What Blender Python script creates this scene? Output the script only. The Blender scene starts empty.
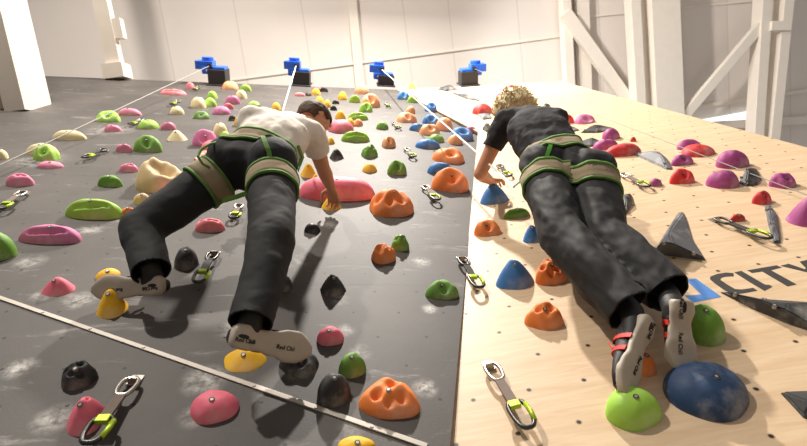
import bpy, bmesh, math, random
from mathutils import Vector, Matrix, noise
from mathutils.bvhtree import BVHTree

# ---------------------------------------------------------------- measured layout (metres, z up, floor at 0)
FRAMES = {'B': ((0.0, 1.2, 1.65), (1.0, 0.0, -0.0), (0.0, 0.0, 1.0), (0.0, -1.0, 0.0)),
 'U': ((1.4149, 1.1523, 7.0155), (0.9919, -0.127, 0.0), (-0.0013, -0.0102, 0.9999), (-0.127, -0.9919, -0.0103)),
 'W': ((0.6, 1.2027, 3.65), (0.9834, -0.1816, 0.0), (0.0053, 0.0287, 0.9996), (-0.1815, -0.983, 0.0292))}
HOLDS = [('B', -2.691, 3.886, 0.085, 0.097, 0.068, 'cream', 'dome', 3, 1, 'small cream hold at the far left edge of the black wall'),
 ('B', -2.479, 4.045, 0.25, 0.125, 0.083, 'cream', 'low', 10, 1, 'flat cream hold mostly hidden behind the knobbly lime hold at far left'),
 ('B', -2.377, 3.903, 0.188, 0.141, 0.101, 'lime', 'jug', 17, 1, 'knobbly lime jug in front of a cream hold at far left'),
 ('B', -2.247, 3.711, 0.189, 0.095, 0.041, 'pink', 'low', 24, 1, 'flat pink hold directly beneath the knobbly lime jug at far left'),
 ('B', -2.22, 3.308, 0.169, 0.101, 0.076, 'pink', 'pock', 31, 1, 'pocketed pink hold low at far left above the draw on the left edge'),
 ('B', -2.558, 5.353, 0.255, 0.191, 0.096, 'lime', 'jug', 38, 1, 'bright lime jug beside the left rope, highest lime hold on that side'),
 ('B', -2.482, 5.687, 0.24, 0.12, 0.072, 'pink', 'low', 45, 1, 'pale pink hold just right of the lime jug by the left rope'),
 ('B', -2.325, 4.904, 0.158, 0.079, 0.06, 'pink', 'low', 52, 1, 'small pink hold below the lime jug by the left rope'),
 ('B', -2.069, 5.106, 0.192, 0.163, 0.078, 'lime', 'dome', 59, 1, 'oval lime hold beside a small quickdraw, upper left'),
 ('B', -2.537, 4.553, 0.271, 0.136, 0.075, 'cream', 'low', 66, 1, 'wide cream ledge crossed by the left rope'),
 ('B', -1.926, 4.206, 0.13, 0.065, 0.063, 'pink', 'low', 73, 1, 'small smooth pink hold touching the left side of the big green dome'),
 ('B', -1.747, 4.258, 0.226, 0.17, 0.125, 'green', 'jug', 80, 1, 'big grass green dome above the tan rock hold, upper left'),
 ('B', -1.678, 3.675, 0.135, 0.081, 0.058, 'pink', 'pock', 87, 1, 'small pink hold with a dark bolt left of the tan rock hold'),
 ('B', -1.343, 3.359, 0.352, 0.281, 0.185, 'tan', 'rock', 94, 1, 'large hollow tan rock shaped hold left of the climber in white shirt'),
 ('B', -1.652, 4.676, 0.182, 0.155, 0.088, 'cream', 'wedge', 101, 1, 'angular cream hold above the tan rock hold'),
 ('B', -1.864, 5.079, 0.145, 0.073, 0.071, 'pink', 'low', 108, 1, 'small pink hold with a dark notch right of the oval lime hold'),
 ('B', -2.034, 5.855, 0.154, 0.131, 0.087, 'cream', 'dome', 115, 1, 'rounded cream hold above the small notched pink hold, upper left'),
 ('B', -1.708, 5.68, 0.18, 0.135, 0.075, 'olive', 'jug', 122, 1, 'dark undersided green hold standing alone on bare grey wall, upper left'),
 ('B', -1.926, 6.322, 0.192, 0.163, 0.124, 'cream', 'dome', 129, 1, 'cream dome pressed against a lime hold, upper left'),
 ('B', -1.811, 6.437, 0.157, 0.134, 0.102, 'lime', 'dome', 136, 0, 'lime hold pressed against the right side of a cream dome, upper left'),
 ('B', -1.942, 7.015, 0.14, 0.119, 0.096, 'lime', 'dome', 143, 0, 'small lime hold topmost of the cream and lime cluster, upper left'),
 ('B', -2.512, 7.179, 0.366, 0.132, 0.071, 'coral', 'long', 150, 1, 'long coral bar hold near the top of the black wall, left'),
 ('B', -2.454, 7.747, 0.129, 0.11, 0.097, 'coral', 'dome', 157, 0, 'small coral red knob just left of the leftmost black bracket'),
 ('B', -1.916, 7.935, 0.242, 0.206, 0.116, 'peach', 'dome', 164, 1, 'peach hold right beside the foot of the leftmost black bracket'),
 ('B', -1.655, 7.823, 0.178, 0.089, 0.092, 'lime', 'low', 171, 0, 'small lime hold at the wall top right of the peach hold'),
 ('B', -1.574, 7.108, 0.156, 0.133, 0.117, 'cream', 'dome', 178, 0, 'cream hold below the small lime hold at the wall top'),
 ('B', -1.589, 6.674, 0.204, 0.102, 0.105, 'mauve', 'low', 185, 1, 'upper mauve hold of a touching pair at upper left centre'),
 ('B', -1.563, 6.306, 0.128, 0.064, 0.07, 'coral', 'low', 192, 0, 'pale coral hold squeezed between two mauve holds'),
 ('B', -1.566, 5.987, 0.203, 0.172, 0.087, 'mauve', 'dome', 199, 1, 'lower larger mauve hold beneath the pale coral hold'),
 ('B', -1.362, 5.633, 0.083, 0.071, 0.06, 'black', 'dome', 206, 0, 'tiny black hold left of the yellow cream hold above the white shirt'),
 ('B', -1.223, 5.393, 0.135, 0.114, 0.101, 'mustard', 'dome', 213, 0, "mustard hold beside the white shirt climber's lower back"),
 ('B', -1.327, 4.961, 0.141, 0.162, 0.113, 'cream', 'dome', 220, 1, "cream hold above the lime knob beside the climber's left hip"),
 ('B', -1.23, 4.762, 0.094, 0.108, 0.075, 'lime', 'dome', 227, 0, "lime knob touching the white shirt climber's harness belt"),
 ('B', -1.346, 4.505, 0.224, 0.157, 0.142, 'mauve', 'arch', 234, 1, "arched mauve hold above the white shirt climber's left hand"),
 ('B', -1.243, 4.38, 0.209, 0.178, 0.079, 'coral', 'dome', 241, 1, "coral hold under the arched mauve hold, beside the white shirt climber's green gear loop"),
 ('B', -1.279, 6.477, 0.164, 0.139, 0.08, 'lime', 'dome', 248, 0, 'pale lime hold just left of the yellow hold by the white rope'),
 ('B', -1.198, 6.405, 0.085, 0.072, 0.047, 'black', 'dome', 255, 0, 'tiny black hold under the pale lime hold'),
 ('B', -1.097, 5.952, 0.226, 0.113, 0.082, 'coral', 'low', 262, 1, "coral pink ledge above the white shirt climber's back"),
 ('B', -0.983, 6.354, 0.125, 0.16, 0.1, 'yellow', 'knob', 269, 0, 'yellow knob just left of the white rope'),
 ('B', -0.816, 7.579, 0.166, 0.083, 0.052, 'coral', 'low', 276, 0, 'very pale coral hold below the second black bracket'),
 ('B', -0.694, 7.636, 0.1, 0.085, 0.054, 'black', 'dome', 283, 0, 'tiny black hold right of the very pale coral hold'),
 ('B', -0.611, 8.236, 0.154, 0.131, 0.091, 'coral', 'dome', 290, 0, 'pink hold behind the topmost yellow knob'),
 ('B', -0.587, 7.78, 0.151, 0.143, 0.1, 'yellow', 'knob', 297, 0, 'topmost yellow knob, in front of a pink hold'),
 ('B', -0.485, 8.109, 0.136, 0.068, 0.076, 'black', 'low', 304, 0, 'small black wedge right of the topmost yellow knob'),
 ('B', -0.482, 7.01, 0.127, 0.163, 0.101, 'yellow', 'knob', 311, 0, "upper left of two touching yellow knobs above the climber's head"),
 ('B', -0.361, 6.781, 0.117, 0.15, 0.094, 'yellow', 'knob', 318, 0, "lower right of two touching yellow knobs above the climber's head"),
 ('B', -0.257, 7.037, 0.102, 0.051, 0.054, 'black', 'low', 325, 0, 'upper of two tiny black holds right of the touching yellow knobs'),
 ('B', -0.265, 6.551, 0.087, 0.043, 0.059, 'black', 'low', 332, 0, 'lower of two tiny black holds right of the touching yellow knobs'),
 ('B', -0.17, 7.456, 0.145, 0.185, 0.116, 'yellow', 'knob', 339, 0, 'lone yellow knob left of the peach holds near the wall top'),
 ('B', 0.133, 8.16, 0.244, 0.208, 0.137, 'peach', 'dome', 346, 1, 'highest peach dome left of the third black bracket'),
 ('B', 0.012, 7.238, 0.16, 0.08, 0.106, 'lime', 'low', 353, 0, 'small lime hold between the lone yellow knob and a peach dome'),
 ('B', 0.233, 6.95, 0.283, 0.212, 0.177, 'peach', 'jug', 360, 1, 'larger peach jug below the highest peach dome'),
 ('B', 0.168, 6.563, 0.182, 0.136, 0.117, 'lime', 'jug', 367, 0, 'lime jug overlapping the lower side of the larger peach jug'),
 ('B', -0.157, 5.997, 0.13, 0.139, 0.103, 'yellow', 'knob', 374, 0, 'yellow knob above the long green ledge, right of the dark hair'),
 ('B', 0.058, 6.0, 0.248, 0.089, 0.087, 'lime', 'long', 381, 1, 'upper of two long lime ledges, right of the dark haired climber'),
 ('B', -0.039, 5.602, 0.114, 0.146, 0.091, 'yellow', 'knob', 388, 0, 'yellow knob standing at the right end of the pink dome'),
 ('B', 0.058, 5.649, 0.107, 0.091, 0.075, 'peach', 'dome', 395, 0, 'small peach hold right of the yellow knob by the pink dome'),
 ('B', -0.134, 5.351, 0.293, 0.249, 0.118, 'pinkred', 'dome', 402, 1, "smooth pink dome right of the dark haired climber's face"),
 ('B', 0.333, 5.537, 0.148, 0.126, 0.08, 'green', 'dome', 409, 0, 'small green dome alone above a peach hold, upper centre'),
 ('B', 0.028, 4.905, 0.285, 0.102, 0.098, 'lime', 'long', 416, 1, 'lower of two long lime ledges, under the pink dome'),
 ('B', -0.216, 4.763, 0.076, 0.097, 0.061, 'yellow', 'knob', 423, 0, 'yellow hold half hidden behind the white shirt sleeve'),
 ('B', -0.143, 4.228, 0.124, 0.105, 0.092, 'black', 'horn', 430, 1, "black pointed hold right of the white shirt climber's upper arm"),
 ('B', 0.155, 4.344, 0.152, 0.122, 0.097, 'green', 'lump', 437, 1, 'knobbly green hold standing on bare wall below the long lime ledges'),
 ('B', 0.145, 3.887, 0.126, 0.12, 0.064, 'yellow', 'knob', 444, 1, 'yellow dome above the large orange lumpy hold'),
 ('B', 0.355, 4.725, 0.142, 0.106, 0.1, 'peach', 'jug', 451, 1, 'peach hold with flat underside left of a quickdraw, upper centre'),
 ('B', 0.37, 3.84, 0.161, 0.121, 0.106, 'green', 'jug', 458, 1, 'green dome with dark hollow above the large orange lumpy hold'),
 ('B', 0.659, 6.014, 0.244, 0.183, 0.109, 'peach', 'jug', 465, 1, 'peach jug under a tiny peach ball, left of blue hold group'),
 ('B', 0.775, 6.597, 0.128, 0.109, 0.094, 'peach', 'dome', 472, 0, 'tiny peach ball on top of a peach jug'),
 ('B', 0.741, 5.537, 0.191, 0.096, 0.078, 'blue', 'low', 479, 1, 'flat blue hold tucked left of two peach domes'),
 ('B', 0.777, 7.77, 0.192, 0.144, 0.12, 'blue', 'jug', 486, 0, 'highest blue hold, at the corner where black wall meets plywood'),
 ('B', 0.904, 7.508, 0.179, 0.09, 0.106, 'lime', 'low', 493, 0, 'lime leaf shaped hold touching the highest blue hold'),
 ('B', 1.085, 6.808, 0.189, 0.142, 0.122, 'blue', 'jug', 500, 0, 'second highest blue hold along the plywood edge'),
 ('B', 0.961, 5.961, 0.208, 0.156, 0.107, 'blue', 'jug', 507, 1, 'blue scoop hold above the two touching peach domes'),
 ('B', 1.074, 5.655, 0.207, 0.176, 0.137, 'peach', 'dome', 514, 1, 'right one of two touching peach domes, beside the white rope'),
 ('B', 0.863, 5.366, 0.231, 0.173, 0.109, 'peach', 'jug', 521, 1, 'left one of two touching peach domes, with angular faces'),
 ('B', 1.202, 5.196, 0.279, 0.209, 0.123, 'blue', 'jug', 528, 1, "large blue scoop hold crossed by the right climber's rope"),
 ('B', 1.37, 5.537, 0.149, 0.075, 0.071, 'coral', 'low', 535, 0, 'small coral hold next to the plywood corner'),
 ('B', 1.077, 4.972, 0.156, 0.133, 0.095, 'peach', 'dome', 542, 1, 'round peach hold below the rope crossed blue hold'),
 ('B', 0.883, 5.035, 0.179, 0.152, 0.073, 'green', 'dome', 549, 1, 'dark green hold on top of the long blue hold'),
 ('B', 0.752, 4.763, 0.27, 0.135, 0.078, 'blue', 'low', 556, 1, 'long smooth blue hold with one bolt above the orange jug'),
 ('B', 0.891, 4.294, 0.299, 0.224, 0.11, 'orange', 'jug', 563, 1, 'upper of two big smooth orange jugs near the plywood seam'),
 ('B', 0.742, 3.893, 0.216, 0.108, 0.092, 'blue', 'low', 570, 1, 'blue hold hidden behind the lower big orange jug'),
 ('B', 0.76, 3.506, 0.282, 0.211, 0.153, 'orange', 'jug', 577, 1, 'lower of two big orange jugs, with ragged underside, near the plywood seam'),
 ('B', 0.262, 3.005, 0.304, 0.243, 0.137, 'orange', 'fossil', 584, 1, 'largest orange hold on black, lumpy dome right of the yellow hand hold'),
 ('B', 0.277, 2.438, 0.101, 0.088, 0.08, 'green', 'lump', 591, 1, 'green knobbly hold upper right of a small orange skull shaped hold'),
 ('B', 0.177, 2.301, 0.139, 0.111, 0.083, 'orange', 'lump', 598, 1, 'small orange skull shaped hold below left of a green hold'),
 ('B', 0.438, 1.95, 0.15, 0.113, 0.062, 'olive', 'jug', 605, 1, 'olive green scoop hold left of the seam quickdraw'),
 ('B', -0.106, 3.265, 0.555, 0.233, 0.135, 'pinkred', 'slab', 612, 1, 'very large flat pink oval hold behind the yellow hand hold'),
 ('B', -0.133, 3.028, 0.133, 0.113, 0.082, 'yellow', 'wedge', 619, 1, "yellow hold gripped by the white shirt climber's right hand"),
 ('B', -0.344, 3.714, 0.125, 0.143, 0.1, 'yellow', 'wedge', 626, 1, "yellow wedge hold beside the white shirt climber's right hip"),
 ('B', -0.276, 3.54, 0.081, 0.093, 0.065, 'yellow', 'wedge', 633, 0, "yellow hold half covered by the large pink oval hold's left end"),
 ('B', -0.81, 2.639, 0.166, 0.1, 0.067, 'coral', 'pock', 640, 1, "grooved coral hold between the white shirt climber's thighs"),
 ('B', -0.228, 2.637, 0.097, 0.048, 0.05, 'black', 'low', 647, 1, 'small black dome with chalky underside below the pink oval hold'),
 ('B', -0.807, 2.211, 0.113, 0.13, 0.091, 'black', 'dome', 654, 1, "black oval hold left of a quickdraw between the climber's legs"),
 ('B', -0.3, 1.997, 0.068, 0.078, 0.055, 'black', 'dome', 661, 1, "dark upright hold half hidden behind the climber's right calf"),
 ('B', -0.077, 1.97, 0.118, 0.101, 0.089, 'black', 'horn', 668, 1, "charcoal hold with bolt in the arm's shadow"),
 ('B', -0.072, 1.603, 0.105, 0.089, 0.051, 'pinkred', 'dome', 675, 1, "small round pink hold just right of the climber's right toe"),
 ('B', -0.379, 1.477, 0.153, 0.13, 0.039, 'yellow', 'horn', 682, 1, "low yellow hold under the white shirt climber's right heel"),
 ('B', -0.174, 1.437, 0.145, 0.109, 0.052, 'black', 'jug', 689, 1, "black hold carrying the white shirt climber's right toe"),
 ('B', 0.015, 1.417, 0.099, 0.084, 0.071, 'olive', 'dome', 696, 1, 'green dome hold above the large lower orange hold'),
 ('B', -0.046, 1.285, 0.112, 0.098, 0.09, 'black', 'dome', 703, 1, 'big rounded black hold left of the large lower orange hold'),
 ('B', 0.143, 1.252, 0.194, 0.155, 0.067, 'orange', 'fossil', 710, 1, 'large lower orange hold with ragged edge beside a chalk mark'),
 ('B', -0.424, 1.237, 0.145, 0.123, 0.056, 'pinkred', 'dome', 717, 1, 'round pink hold with ringed bolt under the silver strip'),
 ('B', 0.029, 1.079, 0.114, 0.062, 0.02, 'yellow', 'dome', 724, 1, 'yellow hold cut off by the bottom edge of the picture'),
 ('B', -0.792, 1.202, 0.106, 0.121, 0.085, 'pinkred', 'horn', 731, 1, 'chalky pink hold beside the quickdraw at lower left'),
 ('B', -0.903, 1.38, 0.111, 0.089, 0.066, 'black', 'fossil', 738, 1, 'black ribbed hold above the chalky pink hold, lower left'),
 ('B', -1.271, 1.961, 0.128, 0.109, 0.062, 'pinkred', 'wedge', 745, 1, 'pink angular hold just above the silver strip at left'),
 ('B', -0.982, 1.809, 0.117, 0.134, 0.094, 'yellow', 'wedge', 752, 1, "yellow wedge carrying the white shirt climber's left toe"),
 ('B', -1.123, 2.091, 0.103, 0.098, 0.031, 'yellow', 'knob', 759, 1, "yellow hold peeking out above the climber's left toe"),
 ('B', -1.718, 2.281, 0.162, 0.138, 0.12, 'green', 'dome', 766, 1, 'dark green hold cut by the left edge of the picture'),
 ('B', -1.564, 2.46, 0.297, 0.107, 0.084, 'mauve', 'long', 773, 1, 'long mauve ledge with a slotted lower lip, left'),
 ('B', -1.504, 2.795, 0.309, 0.111, 0.105, 'lime', 'long', 780, 1, 'long slotted green ledge above the long mauve ledge'),
 ('B', -1.658, 3.338, 0.159, 0.08, 0.073, 'green', 'low', 787, 1, 'plain green oval hold left of the tan rock hold'),
 ('B', -1.332, 3.033, 0.103, 0.087, 0.061, 'tan', 'dome', 794, 1, 'small tan ball under the large tan rock hold'),
 ('B', -1.331, 2.832, 0.097, 0.049, 0.044, 'orange', 'low', 801, 1, 'small orange hold between the green ledge and a yellow knob'),
 ('B', -1.222, 2.664, 0.097, 0.092, 0.058, 'yellow', 'knob', 808, 1, "yellow knob left of the white shirt climber's left knee"),
 ('B', -1.22, 3.171, 0.133, 0.1, 0.054, 'coral', 'jug', 815, 1, 'coral hold at the lower right corner of the tan rock hold'),
 ('B', -1.158, 2.842, 0.074, 0.085, 0.059, 'black', 'dome', 822, 1, "black hold partly behind the white shirt climber's left thigh"),
 ('W', 0.408, 1.147, 0.2, 0.17, 0.133, 'blue', 'horn', 829, 1, "blue cone hold under the black shirted climber's left hand"),
 ('W', 0.23, 0.623, 0.155, 0.116, 0.08, 'orange', 'jug', 836, 1, 'orange jug on plywood below the hand gripped blue cone'),
 ('W', 0.469, 0.81, 0.174, 0.063, 0.056, 'green', 'long', 843, 1, "thin green hold poking out left of the black shirted climber's thigh"),
 ('W', 0.449, 0.446, 0.116, 0.108, 0.092, 'blue', 'horn', 850, 1, "blue hold partly behind the black shirted climber's left thigh"),
 ('W', 0.213, 0.013, 0.189, 0.161, 0.124, 'blue', 'horn', 857, 1, 'blue cone hold with one large hole alone on bare plywood'),
 ('W', 0.381, -0.017, 0.149, 0.119, 0.099, 'orange', 'fossil', 864, 1, "orange hold half hidden behind the black shirted climber's left calf"),
 ('W', 0.234, -0.347, 0.156, 0.125, 0.079, 'orange', 'lump', 871, 1, 'orange blocky hold fully visible on plywood below the blue cone'),
 ('W', 0.462, -0.708, 0.078, 0.09, 0.062, 'orange', 'dome', 878, 1, "orange hold seen between the black shirted climber's two shoes"),
 ('W', 0.763, -0.581, 0.154, 0.147, 0.123, 'green', 'dome', 885, 1, "smooth green hold behind the black shirted climber's right shoe"),
 ('W', 0.317, -0.898, 0.167, 0.142, 0.087, 'lime', 'dome', 892, 1, "chalky lime green hold under the black shirted climber's left toe"),
 ('W', 0.58, -0.868, 0.26, 0.221, 0.09, 'navy', 'dome', 899, 1, "giant dark blue dome under the black shirted climber's right toe"),
 ('W', 1.859, 0.485, 0.113, 0.085, 0.065, 'red', 'jug', 906, 1, 'small red jug above the grey spindle hold'),
 ('W', 1.568, 0.305, 0.087, 0.044, 0.037, 'red', 'low', 913, 1, 'smallest dark red hold, beside the long quickdraw at right'),
 ('W', 1.87, 0.18, 0.207, 0.176, 0.14, 'purple', 'wedge', 920, 1, 'large purple hold cut by the right edge of the picture'),
 ('W', 2.153, 0.681, 0.154, 0.115, 0.079, 'purple', 'jug', 927, 1, 'purple jug crossed by the right hand rope, near the right edge'),
 ('W', 1.869, 0.834, 0.195, 0.166, 0.097, 'purple', 'dome', 934, 1, 'smooth purple dome left of the dark rounded wedge'),
 ('W', 2.174, 1.168, 0.214, 0.182, 0.11, 'purple', 'dome', 941, 1, 'biggest upper purple dome, crossed by the right hand rope'),
 ('W', 2.208, 1.698, 0.198, 0.139, 0.069, 'purple', 'arch', 948, 1, 'arched purple hold directly behind a red dome by the rope'),
 ('W', 2.161, 1.53, 0.246, 0.209, 0.069, 'red', 'dome', 955, 1, 'red dome crossed by the right hand rope'),
 ('W', 1.918, 1.346, 0.155, 0.116, 0.069, 'purple', 'jug', 962, 1, 'small purple hold with bolt left of the big upper purple dome'),
 ('W', 1.685, 0.989, 0.155, 0.116, 0.088, 'scarlet', 'jug', 969, 1, 'bright red knuckled hold alone on plywood, centre right'),
 ('W', 1.505, 1.0, 0.093, 0.079, 0.045, 'purple', 'dome', 976, 1, 'tiny purple dome left of the bright red knuckled hold'),
 ('W', 1.688, 1.792, 0.321, 0.16, 0.087, 'red', 'low', 983, 1, 'broad red hold left of the flat grey triangular volume'),
 ('W', 1.655, 2.036, 0.236, 0.118, 0.076, 'purple', 'low', 990, 1, 'flat purple hold touching the broad red hold'),
 ('W', 1.848, 2.326, 0.158, 0.134, 0.094, 'purple', 'dome', 997, 1, 'round purple ball below the black loaf shaped hold'),
 ('W', 1.956, 2.122, 0.052, 0.044, 0.04, 'red', 'dome', 1004, 0, 'tiny red dot hold above the broad red hold'),
 ('W', 1.939, 3.093, 0.217, 0.152, 0.09, 'mauve', 'arch', 1011, 1, 'mauve arched hold near the wall top right of a red hold'),
 ('W', 1.747, 3.204, 0.234, 0.117, 0.1, 'scarlet', 'low', 1018, 1, 'wide red hold beneath a small red ball, above the black shirt'),
 ('W', 1.898, 3.683, 0.103, 0.087, 0.054, 'scarlet', 'dome', 1025, 0, 'small red ball sitting above the wide red hold'),
 ('W', 1.762, 3.77, 0.124, 0.142, 0.099, 'mauve', 'wedge', 1032, 0, 'mauve knob with dark backing right of the blond hair'),
 ('U', 0.285, 0.98, 0.276, 0.235, 0.118, 'scarlet', 'dome', 1039, 1, 'scarlet dome left of the blond hair'),
 ('U', 0.811, 1.868, 0.182, 0.091, 0.105, 'mauve', 'low', 1046, 0, 'small mauve hold above the blond hair'),
 ('U', 1.09, 2.361, 0.174, 0.087, 0.105, 'scarlet', 'low', 1053, 0, 'red hold touching the small mauve hold above the blond hair'),
 ('U', -0.386, 3.422, 0.133, 0.113, 0.104, 'lime', 'horn', 1060, 0, 'tiny lime cone at the top left corner of the plywood')]
VOLUMES = [('U', [(0.015, 3.131), (0.125, 2.857), (0.349, 2.961), (0.261, 3.233)], (0.212, 3.048, 0.084), 'charcoal',
  'upper dark fin shaped volume left of the rightmost black bracket'),
 ('U', [(0.183, 2.621), (0.294, 2.048), (0.451, 1.761), (0.405, 2.271)], (0.336, 2.167, 0.053), 'charcoal',
  'lower dark fin shaped volume trailing down right from the upper fin'),
 ('U', [(0.193, 0.88), (0.197, 0.57), (0.322, 0.61), (0.365, 0.875)], (0.274, 0.726, 0.05), 'grey', 'small grey hold under the scarlet dome by the blond hair'),
 ('W', [(0.879, 3.436), (0.897, 3.249), (0.973, 3.369), (1.025, 3.709)], (0.927, 3.446, 0.079), 'charcoal',
  'small dark block beside the plywood corner left of the black sleeve'),
 ('W', [(1.778, 4.059), (1.815, 3.945), (1.943, 4.079), (2.026, 4.405)], (1.87, 4.128, 0.084), 'charcoal', 'dark backing hold behind the mauve knob by the blond hair'),
 ('W', [(1.575, 2.881), (1.632, 2.761), (1.744, 2.787), (1.738, 3.016)], (1.637, 2.876, 0.053), 'charcoal',
  "flat black hold just above the black shirt's right shoulder"),
 ('W', [(1.713, 2.678), (1.846, 2.585), (2.045, 2.625), (1.994, 2.854)], (1.859, 2.707, 0.064), 'charcoal', 'black loaf shaped hold above the round purple ball'),
 ('W', [(1.456, 2.266), (1.561, 2.139), (1.705, 2.11), (1.682, 2.362)], (1.611, 2.213, 0.07), 'charcoal', 'dark triangular volume left of the flat purple hold'),
 ('W', [(1.749, 1.743), (1.748, 1.274), (1.777, 1.245), (1.875, 1.456), (1.928, 1.725)], (1.818, 1.492, 0.076), 'grey',
  'flat grey triangular volume right of the broad red hold'),
 ('W', [(1.971, 0.823), (1.963, 0.749), (2.029, 0.74), (2.119, 0.819), (2.233, 1.006)], (2.04, 0.851, 0.096), 'charcoal',
  'dark rounded wedge between two purple domes at right'),
 ('W', [(0.952, 0.077), (1.134, -0.058), (1.213, 0.161), (1.323, 0.376), (1.38, 0.491), (1.349, 0.496), (1.227, 0.368)], (0.964, 0.016, 0.11), 'grey',
  'large grey winged volume with bolt hole alone on plywood'),
 ('W', [(1.822, 0.418), (1.855, 0.421), (1.775, 0.274), (1.562, -0.003), (1.532, 0.002), (1.662, 0.199)], (1.648, 0.162, 0.035), 'grey',
  'slim grey spindle hold standing upright below the small red jug'),
 ('W', [(1.014, -0.337), (1.113, -0.432), (1.323, -0.531), (1.16, -0.704), (1.095, -0.603), (1.045, -0.475)], (1.068, -0.549, 0.07), 'charcoal',
  'long black shard volume under the painted letters'),
 ('W', [(0.798, -0.914), (0.887, -0.929), (0.892, -1.005), (0.822, -1.062), (0.783, -1.014)], (0.807, -1.006, 0.05), 'charcoal',
  'black volume corner at the lower right edge of the picture'),
 ('W', [(1.061, 0.648), (1.067, 0.576), (1.19, 0.723), (1.272, 0.887), (1.213, 0.893)], (1.166, 0.745, 0.067), 'charcoal',
  "dark hooked hold right of the black shirted climber's thigh")]
CAM = ((0.9939, -0.0633, -0.0902), (-0.0225, -0.9178, 0.3964), (-0.1079, -0.3919, -0.9136))
LENS = 21.549
BLACK = [(-6.2, -1.65), (-0.38520999024855146, -1.65), (0.3172, 1.0702), (0.6676, 2.4273), (1.4735, 5.5875), (0.765, 8.8), (-4.7854, 8.2783), (-6.2, 8.298332672474425)]
WOOD = [(-0.9732, -3.6516), (2.7962, -3.6516), (2.8742, 1.3076), (2.8968, 2.7423), (2.9538, 6.3699), (0.8105, 3.3669)]
WOODUP = [(0.0, 0.0), (2.1449, 3.0019), (-0.6507, 3.4347)]
TRIM = [(-1.8191, 2.0613), (0.2456, 1.0688)]
TRIMBOLT = [(-1.2345, 1.7839), (-1.0078, 1.6613), (-0.7613, 1.5488), (-0.3211, 1.3343), (-0.1035, 1.2283), (0.0771, 1.1437)]
LETTERS = {'C': [(1.1691, -0.2026), (1.144, -0.1895), (1.1023, -0.19), (1.0606, -0.2023), (1.0453, -0.2208), (1.0405, -0.2599), (1.0406, -0.3206), (1.0512, -0.3507),
       (1.0643, -0.362), (1.0981, -0.3631), (1.1581, -0.3603), (1.159, -0.3365), (1.1072, -0.336), (1.0858, -0.3251), (1.0807, -0.2818), (1.0808, -0.2384),
       (1.0954, -0.2248), (1.1176, -0.2201), (1.1528, -0.2278)],
 'I': [(1.1772, -0.1984), (1.2134, -0.1944), (1.2194, -0.3226), (1.2348, -0.3488), (1.1832, -0.3693), (1.1795, -0.3135)],
 'T': [(1.2392, -0.1975), (1.3837, -0.1934), (1.3869, -0.2173), (1.3296, -0.2248), (1.3341, -0.3592), (1.2907, -0.3627), (1.2893, -0.2239), (1.2416, -0.224)],
 'Y': [(1.394, -0.2021), (1.4388, -0.1954), (1.4617, -0.2587), (1.4743, -0.2491), (1.4949, -0.1924), (1.5429, -0.1865), (1.5173, -0.2648), (1.5192, -0.3398),
       (1.4745, -0.3497), (1.4579, -0.2944)]}
EMBLEM = [(0.9461, -0.1966), (0.9927, -0.1994), (0.9956, -0.3636), (0.8654, -0.3729), (0.8657, -0.3137), (0.8918, -0.3214), (0.9341, -0.3279)]
EMBLEM2 = [(0.8664, -0.2114), (0.8955, -0.204), (0.8925, -0.2371), (0.8633, -0.2425)]
CHALKB = [(-0.4912, 1.377, 0.1, 0.9), (-0.4747, 1.2167, 0.07, 0.6), (-1.1276, 1.4484, 0.07, 0.8), (0.0113, 1.1417, 0.06, 0.3), (-0.171, 1.4128, 0.07, 0.5),
 (-0.0149, 1.6655, 0.06, 0.8), (0.273, 1.3223, 0.06, 1.0), (0.3619, 1.8225, 0.05, 0.9), (0.3717, 2.2728, 0.08, 0.6), (-0.8911, 1.2157, 0.08, 0.8),
 (-1.1452, 1.8825, 0.09, 0.7), (-1.3055, 1.9207, 0.07, 0.6), (-0.4662, 1.6665, 0.09, 0.5), (-0.0421, 1.8933, 0.06, 0.6), (-1.535, 2.2168, 0.09, 0.6),
 (-0.128, 2.7404, 0.07, 0.5), (-2.4119, 3.876, 0.25, 0.4), (-2.3664, 4.9416, 0.3, 0.4), (-0.2606, 2.2764, 0.12, 0.3), (0.0456, 1.5233, 0.06, 0.5),
 (-1.4433, 2.5984, 0.1, 0.5)]
CHALKW = [(0.9928, -0.5048, 0.08, 0.6), (0.155, -0.3872, 0.1, 0.2)]
BELAYS = [((-2.1832, 1.2, 9.8596), (0.0, -1.0, 0.0), (1.0, 0.0, -0.0), 0.237, 0.291, -0.101, 0.268),
 ((-0.9047, 1.2, 10.2959), (0.0, -1.0, 0.0), (1.0, 0.0, -0.0), 0.229, 0.32, -0.078, 0.287),
 ((0.5831, 1.2, 10.8044), (0.0, -1.0, 0.0), (1.0, 0.0, -0.0), 0.187, 0.291, -0.087, 0.291),
 ((2.0198, 1.0415, 10.2395), (-0.127, -0.9919, -0.0103), (0.9919, -0.127, 0.0), 0.237, 0.279, 0.088, 0.294)]
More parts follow.
